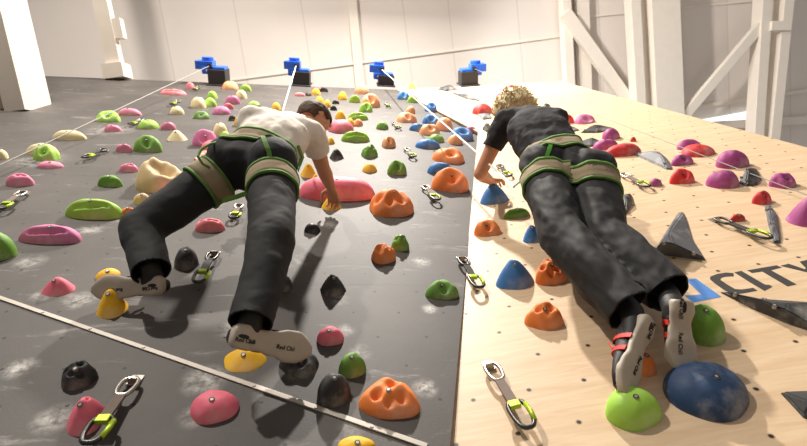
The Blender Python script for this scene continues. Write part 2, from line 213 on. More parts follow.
C1 = {'ankL': (-0.8253, 1.02, 3.5042),
 'ankR': (-0.3221, 0.96, 3.0621),
 'elL': (-0.5977, 0.77, 4.4282),
 'elR': (-0.174, 0.86, 4.4604),
 'handL': (-0.853, 0.83, 4.244),
 'handR': (-0.1184, 1.1, 4.5781),
 'head': (-0.2258, 0.6, 4.5504),
 'heelL': (-0.7631, 1.07, 3.4443),
 'heelR': (-0.3646, 0.97, 2.9703),
 'hipL': (-0.5868, 0.73, 4.0002),
 'hipR': (-0.3702, 0.7, 3.8782),
 'kneeL': (-0.9275, 0.94, 3.7066),
 'kneeR': (-0.3043, 0.83, 3.3876),
 'neck': (-0.3273, 0.565, 4.5276),
 'shL': (-0.531, 0.55, 4.2625),
 'shR': (-0.2267, 0.63, 4.3429),
 'toeL': (-1.0648, 1.13, 3.516),
 'toeR': (-0.1391, 1.11, 3.0776),
 'waist': (-0.452, 0.66, 4.1587),
 'wrL': (-0.8354, 0.8, 4.3971),
 'wrR': (-0.1306, 1.02, 4.561)}
C2 = {'ankL': (1.0305, 0.94, 3.0623),
 'ankR': (1.2252, 0.92, 3.1566),
 'elL': (0.8288, 0.91, 4.6105),
 'elR': (1.2388, 0.78, 4.5396),
 'handL': (1.0881, 1.09, 4.9631),
 'handR': (1.3009, 1.04, 4.7079),
 'head': (1.0878, 0.545, 4.8722),
 'heelL': (1.048, 0.92, 2.9828),
 'heelR': (1.1498, 0.84, 2.9868),
 'hipL': (1.0213, 0.72, 4.0681),
 'hipR': (1.2359, 0.72, 3.9699),
 'kneeL': (0.9442, 0.86, 3.5474),
 'kneeR': (1.1529, 0.86, 3.5571),
 'neck': (1.1325, 0.525, 4.8476),
 'shL': (0.9622, 0.57, 4.6673),
 'shR': (1.2074, 0.505, 4.4612),
 'toeL': (0.8607, 1.05, 2.7765),
 'toeR': (1.1254, 1.045, 2.865),
 'waist': (1.1053, 0.62, 4.2044),
 'wrL': (0.9797, 1.03, 4.842),
 'wrR': (1.2788, 0.98, 4.6578)}
ROPES = [[(-2.2842, 0.909, 9.8596), (-2.4483, 1.13, 5.1504), (-2.4483, 1.13, 0.02)], [(-0.9827, 0.88, 10.2959), (-0.4968, 0.66, 5.1679), (-0.4554, 0.76, 4.8361)],
 [(0.4961, 0.909, 10.8044), (0.8612, 0.84, 4.9023), (0.8851, 0.82, 4.0978), (1.043, 0.76, 4.2368)],
 [(2.0717, 0.7536, 10.2366), (2.622, 0.8, 4.0605), (2.622, 0.8, 0.02)]]
DRAWS = [((-2.0874, 1.2, 4.7804), (-2.0168, 1.1821, 4.4278), (0.0, -1.0, 0.0), 'quickdraw cut by the left edge of the picture'),
 ((-2.0708, 1.2, 5.8452), (-2.0796, 1.1825, 5.5086), (0.0, -1.0, 0.0), 'dark quickdraw alone on bare wall left of the big green dome'),
 ((-2.2361, 1.2, 7.0537), (-2.2375, 1.186, 6.7368), (0.0, -1.0, 0.0), 'small quickdraw touching the oval lime hold, upper left'),
 ((-0.7193, 1.2, 3.0213), (-0.7205, 1.1685, 2.7196), (0.0, -1.0, 0.0), 'large quickdraw with yellow green tape at lower left'),
 ((0.6016, 1.2, 3.9527), (0.6101, 1.1763, 3.5936), (0.0, -1.0, 0.0), 'quickdraw straddling the seam between black wall and plywood'),
 ((0.5321, 1.1983, 3.0775), (0.5585, 1.1544, 2.724), (-0.1815, -0.983, 0.0292), 'quickdraw with lime gate hanging low on the plywood, bottom centre'),
 ((2.041, 0.9467, 3.9864), (2.065, 0.9143, 3.6458), (-0.1815, -0.983, 0.0292), 'long quickdraw below the smallest dark red hold, right'),
 ((0.552, 1.2, 5.1395), (0.5933, 1.1809, 4.7824), (0.0, -1.0, 0.0), 'quickdraw right of the largest orange lumpy hold'),
 ((0.5203, 1.2, 6.2671), (0.5486, 1.1863, 5.9085), (0.0, -1.0, 0.0), 'quickdraw left of the upper big orange jug'),
 ((0.4839, 1.2, 7.4805), (0.5138, 1.1895, 7.1219), (0.0, -1.0, 0.0), 'quickdraw below the peach jug with the tiny ball'),
 ((0.4736, 1.2, 8.8914), (0.4825, 1.1903, 8.5317), (0.0, -1.0, 0.0), 'tiny quickdraw right of the larger peach jug near the wall top'),
 ((-0.6999, 1.2, 3.9688), (-0.6819, 1.1718, 3.6104), (0.0, -1.0, 0.0), "quickdraw between the white shirt climber's shins"),
 ((-0.7183, 1.2, 4.6496), (-0.7042, 1.1895, 4.3946), (0.0, -1.0, 0.0), "dim grey quickdraw in the gap between the white shirt climber's thighs"),
 ((1.993, 0.9833, 4.921), (1.9751, 0.9631, 4.562), (-0.1815, -0.983, 0.0292), "yellow green quickdraw right of the black shirted climber's hip"),
 ((1.2585, 1.1384, 5.5771), (1.2361, 1.1254, 5.218), (-0.1815, -0.983, 0.0292), "thin black quickdraw by the black shirted climber's left hand"),
 ((-2.3606, 1.2, 9.5095), (-2.3277, 1.1898, 9.1512), (0.0, -1.0, 0.0), 'tiny quickdraw next to the small coral red knob'),
 ((-2.2541, 1.2, 8.2614), (-2.2288, 1.1864, 7.9025), (0.0, -1.0, 0.0), 'tiny quickdraw above a rounded cream hold, upper left')]
STRAPS1 = [[(-0.4799, 0.64, 4.2687), (-0.4011, 0.64, 3.9732), (-0.367, 0.66, 3.8101)], [(-0.5275, 0.74, 3.5609), (-0.4766, 0.73, 3.5852), (-0.4365, 0.72, 3.6097)],
 [(-0.2919, 0.66, 4.1841), (-0.2583, 0.7, 4.0996), (-0.2682, 0.72, 3.9549)]]
GEAR1 = [[(-0.6218, 0.6, 3.9926), (-0.66, 0.6, 3.9283), (-0.6853, 0.61, 3.8719), (-0.6826, 0.63, 3.81), (-0.6627, 0.66, 3.805), (-0.6365, 0.68, 3.8128)]]
STRAPS2 = [[(1.1817, 0.6, 4.3962), (1.0606, 0.61, 4.1377), (0.992, 0.64, 3.9991)]]
GEAR2 = [[(1.4103, 0.66, 4.1835), (1.4325, 0.67, 4.1405), (1.3873, 0.68, 3.9815), (1.3369, 0.7, 3.855), (1.2987, 0.72, 3.8026)]]
ROOF = ((1.0941, 1.3937, 12.85), (0.9848, -0.1736, 0.0), (0.1677, 0.9513, -0.2588), (-0.0449, -0.2549, -0.9659))
BEAMS = [((4.135, -3.4258, 13.6179), (5.0146, 2.5739, 11.9938), 0.198, 0.25, 'roof_beam'), ((4.5878, -3.4612, 13.7615), (5.4248, 2.6994, 12.0969), 0.291, 0.12, 'roof_beam'),
 ((5.3621, -3.4874, 13.163), (6.5129, 2.9659, 11.4065), 0.215, 0.3, 'roof_beam'), ((5.7859, -3.5247, 13.3601), (6.8385, 2.9871, 11.5929), 0.307, 0.12, 'roof_beam'),
 ((5.9857, -3.5271, 13.0927), (7.1378, 2.9652, 11.3259), 0.622, 0.35, 'roof_beam'), ((8.4767, -3.7069, 13.0242), (9.094, 3.2076, 11.1709), 0.218, 0.3, 'roof_beam'),
 ((9.0801, -3.7475, 13.0069), (9.4366, 3.3608, 11.1145), 0.218, 0.3, 'roof_beam'), ((8.8533, -0.3268, 12.0526), (9.301, -0.3547, 12.0392), 0.193, 0.2, 'roof_batten'),
 ((4.5134, -0.316, 12.6762), (6.7393, 2.0696, 11.9431), 0.265, 0.14, 'roof_brace'), ((8.817, -0.4316, 12.1958), (7.1097, 1.8109, 11.6835), 0.196, 0.14, 'roof_brace'),
 ((-0.4485, -3.1377, 14.014), (0.2733, 2.6268, 12.4593), 0.198, 0.16, 'roof_rib'), ((-4.4588, 1.836, 12.9606), (4.6431, 0.173, 12.9759), 0.049, 0.05, 'roof_purlin'),
 ((4.975, -0.2328, 13.0676), (11.2143, -1.1675, 13.0239), 0.045, 0.05, 'roof_purlin'), ((5.0262, 2.0647, 12.4279), (12.4411, 0.651, 12.4559), 0.082, 0.08, 'roof_purlin'),
 ((7.7039, 1.9555, 12.2907), (9.7589, 1.5039, 12.3142), 0.188, 0.1, 'window_1'), ((5.8469, 2.1565, 12.3033), (13.6675, 1.323, 12.1594), 0.188, 0.14, 'roof_purlin')]
BIGBEAM = ((-3.6991, 1.2, 7.3154), 0.358)
FOOT = ((-3.7105, 1.2, 9.9617), 0.27)
SEAMS = [-4.963, -3.415, -1.984, 1.219, 2.754, 0.217]
EYE = 1.65

import math, random
KIND={ # k=H/W, p, q, skew, lump amp, asym, pits(a,b,r,d)
'dome':(.85,2.2,1.9,.10,.03,.06,[]),
'low':(.5,2.6,1.7,.05,.03,.08,[]),
'jug':(.75,2.6,1.7,.22,.05,.12,[(.05,-.5,.36,.6)]),
'pock':(.6,2.4,1.8,.08,.05,.06,[(-.45,-.05,.2,.4),(0,-.15,.18,.4),(.42,-.05,.2,.4)]),
'rock':(.8,2.6,1.5,.12,.12,.14,[(.22,-.2,.5,.6),(-.5,.2,.2,.2)]),
'wedge':(.85,1.6,.95,.12,.02,.04,[]),
'arch':(.7,2.6,1.7,.3,.03,.06,[(.15,-.6,.6,.6)]),
'long':(.36,2.4,1.8,.15,.04,.08,[(-.55,-.4,.16,.4),(-.3,-.5,.17,.55),(-.05,-.55,.17,.55),(.2,-.52,.17,.5),(.45,-.42,.16,.35),(.3,.3,.12,.3)]),
'knob':(.95,1.9,1.5,.12,.02,.03,[]),
'horn':(.85,1.35,1.15,.18,.02,.07,[(.08,.1,.14,.25)]),
'lump':(.8,2.2,1.7,.12,.13,.1,[(-.35,-.15,.22,.3),(.3,-.25,.22,.3)]),
'fossil':(.8,2.4,1.7,.16,.11,.1,[(-.5,-.25,.22,.45),(.1,.2,.2,.4),(.35,-.45,.22,.5),(-.1,-.6,.2,.45)]),
'slab':(.42,3.4,1.7,.05,.01,.03,[]),
}
RN,SN=15,40
def hold_shape(kind,seed):
    """unit hold: a across (-1..1), b up (-1..1), c out from the wall (0..1)"""
    k,p,q,sk,lump,asym,pits=KIND[kind]
    rnd=random.Random(seed)
    ph=[rnd.uniform(0,6.28) for _ in range(8)]
    def outl(t): return 1+asym*(math.sin(2*t+ph[0])*.5+math.sin(3*t+ph[1])*.6+math.sin(5*t+ph[2])*.3)
    vs=[];
    def pt(r,t):
        o=outl(t); a=r*o*math.cos(t); b=r*o*math.sin(t)
        c=max(0.,1-r**p)**(1/q)
        w=(1-r*r)
        c*=1+lump*(math.sin(4.1*a+ph[3])*math.cos(3.7*b+ph[4])+.6*math.sin(8.3*a+ph[5])*math.sin(7.1*b+ph[6]))*min(1,2*w)
        for (x,y,rr,d) in pits:
            c-=d*math.exp(-((a-x)**2+(b-y)**2)/(rr*rr)*1.6)*min(1,3*w)
        c=max(c,0.0)
        return (a,b+sk*c,c)
    rs=[(i/(RN))**.8 for i in range(1,RN)]+[.985,1.0]
    vs.append(pt(0,0))
    for r in rs:
        for s in range(SN): vs.append(pt(r,2*math.pi*s/SN))
    n=len(rs)
    for s in range(SN):                       # skirt sunk into the wall so nothing gapes
        x,y,z=vs[1+(n-1)*SN+s]; vs.append((x,y,-.04))
    fs=[]
    for s in range(SN): fs.append((0,1+s,1+(s+1)%SN))
    for i in range(n):
        for s in range(SN):
            a=1+i*SN+s; b=1+i*SN+(s+1)%SN
            fs.append((a,a+SN,b+SN,b))
    last=1+n*SN
    fs.append(tuple(last+s for s in range(SN)))
    return vs,fs

SC = bpy.context.scene
COL = SC.collection
V3 = Vector
PI = math.pi

# ---------------------------------------------------------------- materials
def lin(h):
    h = h.lstrip('#')
    r = []
    for i in (0, 2, 4):
        c = int(h[i:i+2], 16) / 255
        r.append(c / 12.92 if c <= .04045 else ((c + .055) / 1.055) ** 2.4)
    return (*r, 1)

class NT:
    """small helper to wire shader nodes"""
    def __init__(s, name):
        s.m = bpy.data.materials.new(name); s.m.use_nodes = True
        s.t = s.m.node_tree; s.b = s.t.nodes['Principled BSDF']
    def n(s, kind, **kw):
        x = s.t.nodes.new(kind)
        for k, v in kw.items(): setattr(x, k, v)
        return x
    def l(s, a, b): s.t.links.new(a, b)
    def put(s, sock, v):
        if hasattr(v, 'is_output'): s.l(v, sock)
        else: sock.default_value = v
    def math(s, op, a, b=0., c=0.):
        x = s.n('ShaderNodeMath', operation=op)
        s.put(x.inputs[0], a); s.put(x.inputs[1], b); s.put(x.inputs[2], c)
        return x.outputs[0]
    def mix(s, f, a, b, blend='MIX'):
        x = s.n('ShaderNodeMix', data_type='RGBA', blend_type=blend)
        s.put(x.inputs[0], f); s.put(x.inputs[6], a); s.put(x.inputs[7], b)
        return x.outputs[2]
    def coord(s, which='Object', scale=(1, 1, 1), rot=(0, 0, 0), loc=(0, 0, 0)):
        tc = s.n('ShaderNodeTexCoord'); mp = s.n('ShaderNodeMapping')
        mp.inputs['Scale'].default_value = scale; mp.inputs['Rotation'].default_value = rot; mp.inputs['Location'].default_value = loc
        s.l(tc.outputs[which], mp.inputs[0]); return mp.outputs[0]
    def noise(s, vec, scale, detail=4, rough=.55, dist=0.):
        x = s.n('ShaderNodeTexNoise'); s.l(vec, x.inputs['Vector'])
        x.inputs['Scale'].default_value = scale; x.inputs['Detail'].default_value = detail
        x.inputs['Roughness'].default_value = rough; x.inputs['Distortion'].default_value = dist
        return x.outputs[0]
    def ramp(s, f, lo, hi):
        x = s.n('ShaderNodeMapRange'); x.interpolation_type = 'SMOOTHSTEP'
        s.put(x.inputs[0], f); x.inputs[1].default_value = lo; x.inputs[2].default_value = hi
        return x.outputs[0]
    def bump(s, h, strength, dist=.01):
        x = s.n('ShaderNodeBump'); x.inputs['Strength'].default_value = strength; x.inputs['Distance'].default_value = dist
        s.l(h, x.inputs['Height']); s.l(x.outputs[0], s.b.inputs['Normal'])

def plain(name, hexc, rough=.5, metal=0., var=.12, nscale=30, bump=0.):
    k = NT(name); c = lin(hexc)
    v = k.coord(); nz = k.noise(v, nscale)
    dark = tuple(x * (1 - var) for x in c[:3]) + (1,); lite = tuple(min(1, x * (1 + var)) for x in c[:3]) + (1,)
    k.l(k.mix(nz, dark, lite), k.b.inputs['Base Color'])
    k.b.inputs['Roughness'].default_value = rough; k.b.inputs['Metallic'].default_value = metal
    if bump: k.bump(k.noise(v, nscale * 4), bump, .004)
    return k.m

def hold_mat(name, hexc):
    """cast resin, grainy, rubbed with chalk here and there"""
    k = NT(name); c = lin(hexc); v = k.coord()
    n1 = k.noise(v, 9); n2 = k.noise(v, 60, 3)
    base = k.mix(n1, tuple(x * .88 for x in c[:3]) + (1,), tuple(min(1, x * 1.1) for x in c[:3]) + (1,))
    ch = k.math('MULTIPLY', k.ramp(k.noise(v, 5, 5, .65), .46, .72), .3)
    k.l(k.mix(ch, base, lin('#efe6da')), k.b.inputs['Base Color'])
    k.b.inputs['Roughness'].default_value = .62
    k.bump(n2, .25, .004)
    return k.m

HC = {'cream': '#efdfae', 'lime': '#9fd04a', 'pink': '#ee8fae', 'green': '#6d9f34', 'tan': '#d9bd8c', 'olive': '#67963a', 'coral': '#ec7f88', 'peach': '#f3a874',  # peach: orange holds near the top, overexposure put into the colour
      'mauve': '#d274a4', 'black': '#2b2b2c', 'mustard': '#e5b848', 'yellow': '#f0b90e', 'pinkred': '#ee7186', 'blue': '#3f7cc0', 'orange': '#f2873f', 'navy': '#1b3b60',
      'red': '#c02c2c', 'purple': '#a0407f', 'scarlet': '#dd3330', 'charcoal': '#303133', 'grey': '#595b60'}
HM = {k: hold_mat('hold ' + k, v) for k, v in HC.items()}
HM['grey'].node_tree.nodes['Principled BSDF'].inputs['Roughness'].default_value = .6
HM['charcoal'].node_tree.nodes['Principled BSDF'].inputs['Roughness'].default_value = .6

def hole_mask(k, a, b, S, Rw, ox, oz, rad):
    """staggered bolt holes: two square lattices, 1 inside a hole"""
    ds = []
    for sx, sz in ((0, 0), (S / 2, Rw)):
        p = k.math('SUBTRACT', k.math('FRACT', k.math('ADD', k.math('DIVIDE', k.math('SUBTRACT', a, ox + sx), S), 100.5)), .5)
        q = k.math('SUBTRACT', k.math('FRACT', k.math('ADD', k.math('DIVIDE', k.math('SUBTRACT', b, oz + sz), 2 * Rw), 100.5)), .5)
        p = k.math('MULTIPLY', p, S); q = k.math('MULTIPLY', q, 2 * Rw)
        ds.append(k.math('SQRT', k.math('ADD', k.math('MULTIPLY', p, p), k.math('MULTIPLY', q, q))))
    return k.math('LESS_THAN', k.math('MINIMUM', *ds), rad), k.math('LESS_THAN', k.math('MINIMUM', *ds), rad * 1.5)

def chalk_mask(k, a, b, spots, nz):
    tot = 0.
    for x, y, r, st in spots:
        dx = k.math('SUBTRACT', a, x); dy = k.math('SUBTRACT', b, y)
        d = k.math('SQRT', k.math('ADD', k.math('MULTIPLY', dx, dx), k.math('MULTIPLY', dy, dy)))
        g = k.math('MULTIPLY', k.ramp(d, r, r * .1), st)
        tot = k.math('MAXIMUM', tot, g)
    return k.math('MULTIPLY', tot, nz)

def black_panel_mat():
    k = NT('grey black textured panel'); v = k.coord()
    sp = k.n('ShaderNodeSeparateXYZ'); k.l(v, sp.inputs[0]); a, b = sp.outputs[0], sp.outputs[1]
    cloud = k.noise(v, 1.6, 6, .6); grit = k.noise(v, 90, 3, .7)
    base = k.mix(k.ramp(cloud, .3, .7), lin('#413c38'), lin('#534d49'))
    base = k.mix(k.math('MULTIPLY', grit, .35), base, lin('#322f2c'))
    vs = k.coord(scale=(.9, 3.2, 1), rot=(0, 0, .25))
    smear = k.math('MULTIPLY', k.ramp(k.noise(vs, 2.6, 8, .72, .6), .57, .76), .5)
    fine = k.ramp(k.noise(v, 16, 8, .75), .36, .66)
    spot = chalk_mask(k, a, b, CHALKB, fine)
    base = k.mix(smear, base, lin('#c4bfb8'))
    base = k.mix(k.math('MULTIPLY', spot, 1.), base, lin('#d8d4ce'))
    up = hole_mask(k, a, b, .2, .1755, -.626, 1.6106, .0068); lo = hole_mask(k, a, b, .2, .1755, -.4817, 1.6168, .0068)
    sel = k.math('GREATER_THAN', b, 2.03)
    hole = k.math('ADD', k.math('MULTIPLY', sel, up[0]), k.math('MULTIPLY', k.math('SUBTRACT', 1., sel), lo[0]))
    seam = 0.
    for z in (-.4, 2.03, 4.45, 6.9):
        seam = k.math('MAXIMUM', seam, k.math('LESS_THAN', k.math('ABSOLUTE', k.math('SUBTRACT', b, z)), .003))
    for x in (-4.1, -2.85, -1.6, -.35):
        seam = k.math('MAXIMUM', seam, k.math('LESS_THAN', k.math('ABSOLUTE', k.math('SUBTRACT', a, x)), .0025))
    base = k.mix(k.math('MULTIPLY', seam, .35), base, lin('#3a3836'))
    base = k.mix(hole, base, lin('#0b0b0b'))
    k.l(base, k.b.inputs['Base Color']); k.b.inputs['Roughness'].default_value = .62; k.b.inputs['Specular IOR Level'].default_value = .5
    h = k.math('SUBTRACT', k.math('MULTIPLY', grit, .3), k.math('ADD', hole, seam))
    k.bump(h, .5, .004)
    return k.m

def ply_mat(name, holes=True):
    k = NT(name); v = k.coord()
    sp = k.n('ShaderNodeSeparateXYZ'); k.l(v, sp.inputs[0])
    vs = k.coord(scale=(.55, 5.5, 1)); vr = k.coord(rot=(0, 0, -.0284))
    grain = k.noise(vs, 5, 7, .62, .9); cloud = k.noise(v, 2.2, 4)
    fine = k.noise(k.coord(scale=(2, 40, 1)), 6, 3)
    base = k.mix(k.ramp(grain, .3, .72), lin('#c6a682'), lin('#d7bd9c'))
    base = k.mix(k.math('MULTIPLY', cloud, .3), base, lin('#dfc9ab'))
    base = k.mix(k.math('MULTIPLY', k.ramp(fine, .5, .8), .18), base, lin('#b08e66'))
    scuff = k.math('MULTIPLY', k.ramp(k.noise(v, 7, 8, .7, .4), .62, .8), .35)
    base = k.mix(scuff, base, lin('#b69a78'))
    if holes:
        s2 = k.n('ShaderNodeSeparateXYZ'); k.l(vr, s2.inputs[0])
        hole, rim = hole_mask(k, s2.outputs[0], s2.outputs[1], .2, .1755, -.082, -.899, .0075)
        spot = chalk_mask(k, sp.outputs[0], sp.outputs[1], CHALKW, k.noise(v, 20, 6))
        base = k.mix(k.math('MULTIPLY', spot, .5), base, lin('#f4ece0'))
        base = k.mix(k.math('MULTIPLY', rim, .45), base, lin('#8a6a48'))
        base = k.mix(hole, base, lin('#20170f'))
    k.l(base, k.b.inputs['Base Color']); k.b.inputs['Roughness'].default_value = .5
    k.bump(grain, .08, .003)
    return k.m

def roof_mat():
    k = NT('cream roof sheet'); v = k.coord()
    sp = k.n('ShaderNodeSeparateXYZ'); k.l(v, sp.inputs[0])
    base = k.mix(k.noise(v, .8), lin('#d9cfc6'), lin('#e3dad2'))
    line = 0.
    for s_ in SEAMS + [-6.2, -8.1, 4.6, 6.1, 7.6, 9.1]:
        line = k.math('MAXIMUM', line, k.math('LESS_THAN', k.math('ABSOLUTE', k.math('SUBTRACT', sp.outputs[0], s_)), .016))
    k.l(k.mix(k.math('MULTIPLY', line, .25), base, lin('#9c948e')), k.b.inputs['Base Color'])
    k.b.inputs['Roughness'].default_value = .5
    return k.m

def cloth_mat(name, hexc, rough=.85, weave=400, var=.2, sheen=.0):
    k = NT(name); c = lin(hexc); v = k.coord()
    k.l(k.mix(k.noise(v, 14, 5), tuple(x * (1 - var) for x in c[:3]) + (1,), tuple(min(1, x * (1 + var)) for x in c[:3]) + (1,)), k.b.inputs['Base Color'])
    k.b.inputs['Roughness'].default_value = rough
    k.b.inputs['Sheen Weight'].default_value = sheen
    k.bump(k.noise(v, weave, 2), .15, .002)
    return k.m

M = dict(
    black_panel=black_panel_mat(), ply=ply_mat('birch plywood with bolt holes'), ply_up=ply_mat('birch plywood plain', False), roof=roof_mat(),
    edge=plain('panel edge', '#8d7355', .7), beam=plain('cream painted steel', '#e3d9cc', .45, var=.06, nscale=6), steel=plain('dull steel', '#b9b4ac', .35, .9, var=.08),
    strip=plain('scuffed aluminium strip', '#a9a197', .5, .3, var=.15, nscale=18), bolt=plain('zinc bolt', '#a19c96', .45, .3), dark=plain('black socket', '#0c0c0c', .6),
    floor=plain('blue grey crash mat', '#6f6a66', .8, nscale=4), ink=plain('black stencil paint', '#34312f', .7, var=.3, nscale=40), ink_blue=plain('blue stencil paint', '#4a7fc4', .7, var=.15, nscale=40),
    bracket=plain('black powder coat', '#26262a', .5), belay_blue=plain('blue plastic housing', '#1f5fd0', .3, var=.06), belay_pale=plain('white plastic label', '#dfe6ee', .4), rope=plain('white webbing', '#eceae6', .8, nscale=200),
    rope_grey=plain('grey webbing', '#95918b', .8, nscale=200), sling=cloth_mat('brown grey sling', '#77695f'), sling_dark=cloth_mat('dark sling', '#3a3835'), lime=plain('lime anodised gate', '#b5d334', .35, .4), carab=plain('bare carabiner alloy', '#c9c4bb', .28, .9), carab_dark=plain('dark carabiner alloy', '#4c4b4a', .35, .85),
    skin=None, trousers=cloth_mat('black stretch trousers', '#1b1b1d', .8), trousers2=cloth_mat('washed black trousers', '#1c1b1c', .75, var=.1), shirt_white=cloth_mat('off white cotton', '#eee4d8', .9, var=.05), shirt_black=cloth_mat('faded black cotton', '#242224', .9),
    webbing=cloth_mat('beige harness padding', '#96866d', .9, var=.1), green=cloth_mat('green harness edging', '#5f8a3c', .8), green_bright=cloth_mat('bright green harness tape', '#5fae3c', .8), hair_dark=cloth_mat('dark brown hair', '#4a3221', .75, 200, .4), hair_blond=cloth_mat('blond hair', '#e2cda2', .55, 200, .35),
    sole=plain('grey beige shoe rubber', '#b3a899', .6, var=.08, nscale=24), shoe_black=cloth_mat('black shoe leather', '#1c1a1a', .6), shoe_red=plain('red shoe strap', '#d8322c', .6), eye=plain('eye white', '#e8e4de', .3), iris=plain('dark iris', '#2a1b12', .3), lip=plain('lips', '#a85c50', .5), black_gear=plain('black gear loop', '#141414', .6))
def skin_mat():
    k = NT('skin'); v = k.coord()
    k.l(k.mix(k.noise(v, 18, 4), lin('#c98a68'), lin('#dda27e')), k.b.inputs['Base Color'])
    k.b.inputs['Roughness'].default_value = .5
    k.b.inputs['Subsurface Weight'].default_value = .08; k.b.inputs['Subsurface Radius'].default_value = (.02, .008, .004)
    return k.m
M['skin'] = skin_mat()
M['daylight'] = plain('daylight strip', '#e8eef5', .4)
q_ = M['daylight'].node_tree.nodes['Principled BSDF']; q_.inputs['Emission Color'].default_value = (.93, .97, 1, 1); q_.inputs['Emission Strength'].default_value = .9

# ---------------------------------------------------------------- object helpers
def frame(key):
    o, x, u, n = (V3(t) for t in FRAMES[key])
    return o, x, u, n
def fmat(key, a=0, b=0, c=0):
    o, x, u, n = frame(key)
    p = o + x * a + u * b + n * c
    return Matrix(((x.x, u.x, n.x, p.x), (x.y, u.y, n.y, p.y), (x.z, u.z, n.z, p.z), (0, 0, 0, 1)))

def link(name, me, mats, parent=None, mw=None, smooth=False):
    o = bpy.data.objects.new(name, me); COL.objects.link(o)
    for m in (mats if isinstance(mats, (list, tuple)) else [mats]): me.materials.append(m)
    if smooth:
        me.polygons.foreach_set('use_smooth', [True] * len(me.polygons))
    if parent is not None:
        o.parent = parent
        if mw is not None: o.matrix_parent_inverse = Matrix.Identity(4); o.matrix_basis = mw
    elif mw is not None: o.matrix_world = mw
    return o
def from_data(name, vs, fs, mats, parent=None, mw=None, smooth=False):
    me = bpy.data.meshes.new(name); me.from_pydata([tuple(v) for v in vs], [], fs); me.update()
    return link(name, me, mats, parent, mw, smooth)
def from_bm(name, bm, mats, parent=None, mw=None, smooth=False, bevel=0):
    bmesh.ops.recalc_face_normals(bm, faces=bm.faces)
    if bevel: bmesh.ops.bevel(bm, geom=bm.edges[:], offset=bevel, segments=2, affect='EDGES', profile=.6)
    me = bpy.data.meshes.new(name); bm.to_mesh(me); bm.free()
    return link(name, me, mats, parent, mw, smooth)
def empty(name, mw):
    o = bpy.data.objects.new(name, None); o.empty_display_size = .1; COL.objects.link(o); o.matrix_world = mw
    return o
def tag(o, label, cat, group=None):
    o['label'] = label; o['category'] = cat
    if group: o['group'] = group
    return o
def struct(o): o['kind'] = 'structure'; return o

def bm_box(bm, size, mat):
    r = bmesh.ops.create_cube(bm, size=1, matrix=mat @ Matrix.Diagonal((*size, 1)))
    return r['verts']
def axes(z, xhint=None):
    z = V3(z).normalized(); h = V3(xhint) if xhint is not None else (V3((0, 0, 1)) if abs(z.z) < .9 else V3((1, 0, 0)))
    x = (h - z * h.dot(z)).normalized(); y = z.cross(x)
    return Matrix((x, y, z)).transposed()
def basis(x, y, z, p=(0, 0, 0)):
    return Matrix(((x[0], y[0], z[0], p[0]), (x[1], y[1], z[1], p[1]), (x[2], y[2], z[2], p[2]), (0, 0, 0, 1)))
def bm_cyl(bm, p0, p1, r0, r1=None, seg=16):
    p0, p1 = V3(p0), V3(p1); r1 = r0 if r1 is None else r1
    m = Matrix.Translation((p0 + p1) / 2) @ axes(p1 - p0).to_4x4()
    return bmesh.ops.create_cone(bm, cap_ends=True, segments=seg, radius1=r0, radius2=r1, depth=(p1 - p0).length, matrix=m)['verts']
def bm_tube(bm, pts, r, seg=8, closed=False):
    pts = [V3(p) for p in pts]; n = len(pts); rings = []
    prev = None
    for i, p in enumerate(pts):
        if closed: t = pts[(i + 1) % n] - pts[i - 1]
        else: t = pts[min(i + 1, n - 1)] - pts[max(i - 1, 0)]
        t.normalize()
        if prev is None: x = axes(t).col[0].to_3d() if False else V3(axes(t).transposed()[0])
        else: x = (prev - t * prev.dot(t)).normalized()
        prev = x; y = t.cross(x)
        rr = r(i) if callable(r) else r
        rings.append([bm.verts.new(p + (x * math.cos(2 * PI * s / seg) + y * math.sin(2 * PI * s / seg)) * rr) for s in range(seg)])
    for i in range(n if closed else n - 1):
        a, b = rings[i], rings[(i + 1) % n]
        for s in range(seg): bm.faces.new((a[s], a[(s + 1) % seg], b[(s + 1) % seg], b[s]))
    if not closed:
        bm.faces.new(rings[0][::-1]); bm.faces.new(rings[-1])
def bm_ellipsoid(bm, c, rad, rot=None, seg=24, rings=16):
    m = Matrix.Translation(V3(c)) @ (rot.to_4x4() if rot is not None else Matrix.Identity(4)) @ Matrix.Diagonal((*rad, 1))
    return bmesh.ops.create_uvsphere(bm, u_segments=seg, v_segments=rings, radius=1, matrix=m)['verts']
def bm_limb(bm, p0, r0, p1, r1, seg=20):
    """tapered limb with round ends"""
    p0, p1 = V3(p0), V3(p1)
    bm_cyl(bm, p0, p1, r0, r1, seg)
    bm_ellipsoid(bm, p0, (r0,) * 3, None, seg, 12); bm_ellipsoid(bm, p1, (r1,) * 3, None, seg, 12)
def bm_chain(bm, pts, rs, seg=20):
    for i in range(len(pts) - 1): bm_limb(bm, pts[i], rs[i], pts[i + 1], rs[i + 1], seg)
def bm_loft(bm, rings):
    rv = [[bm.verts.new(p) for p in r] for r in rings]; n = len(rv[0])
    for a, b in zip(rv, rv[1:]):
        for s in range(n): bm.faces.new((a[s], a[(s + 1) % n], b[(s + 1) % n], b[s]))
    bm.faces.new(rv[0][::-1]); bm.faces.new(rv[-1])
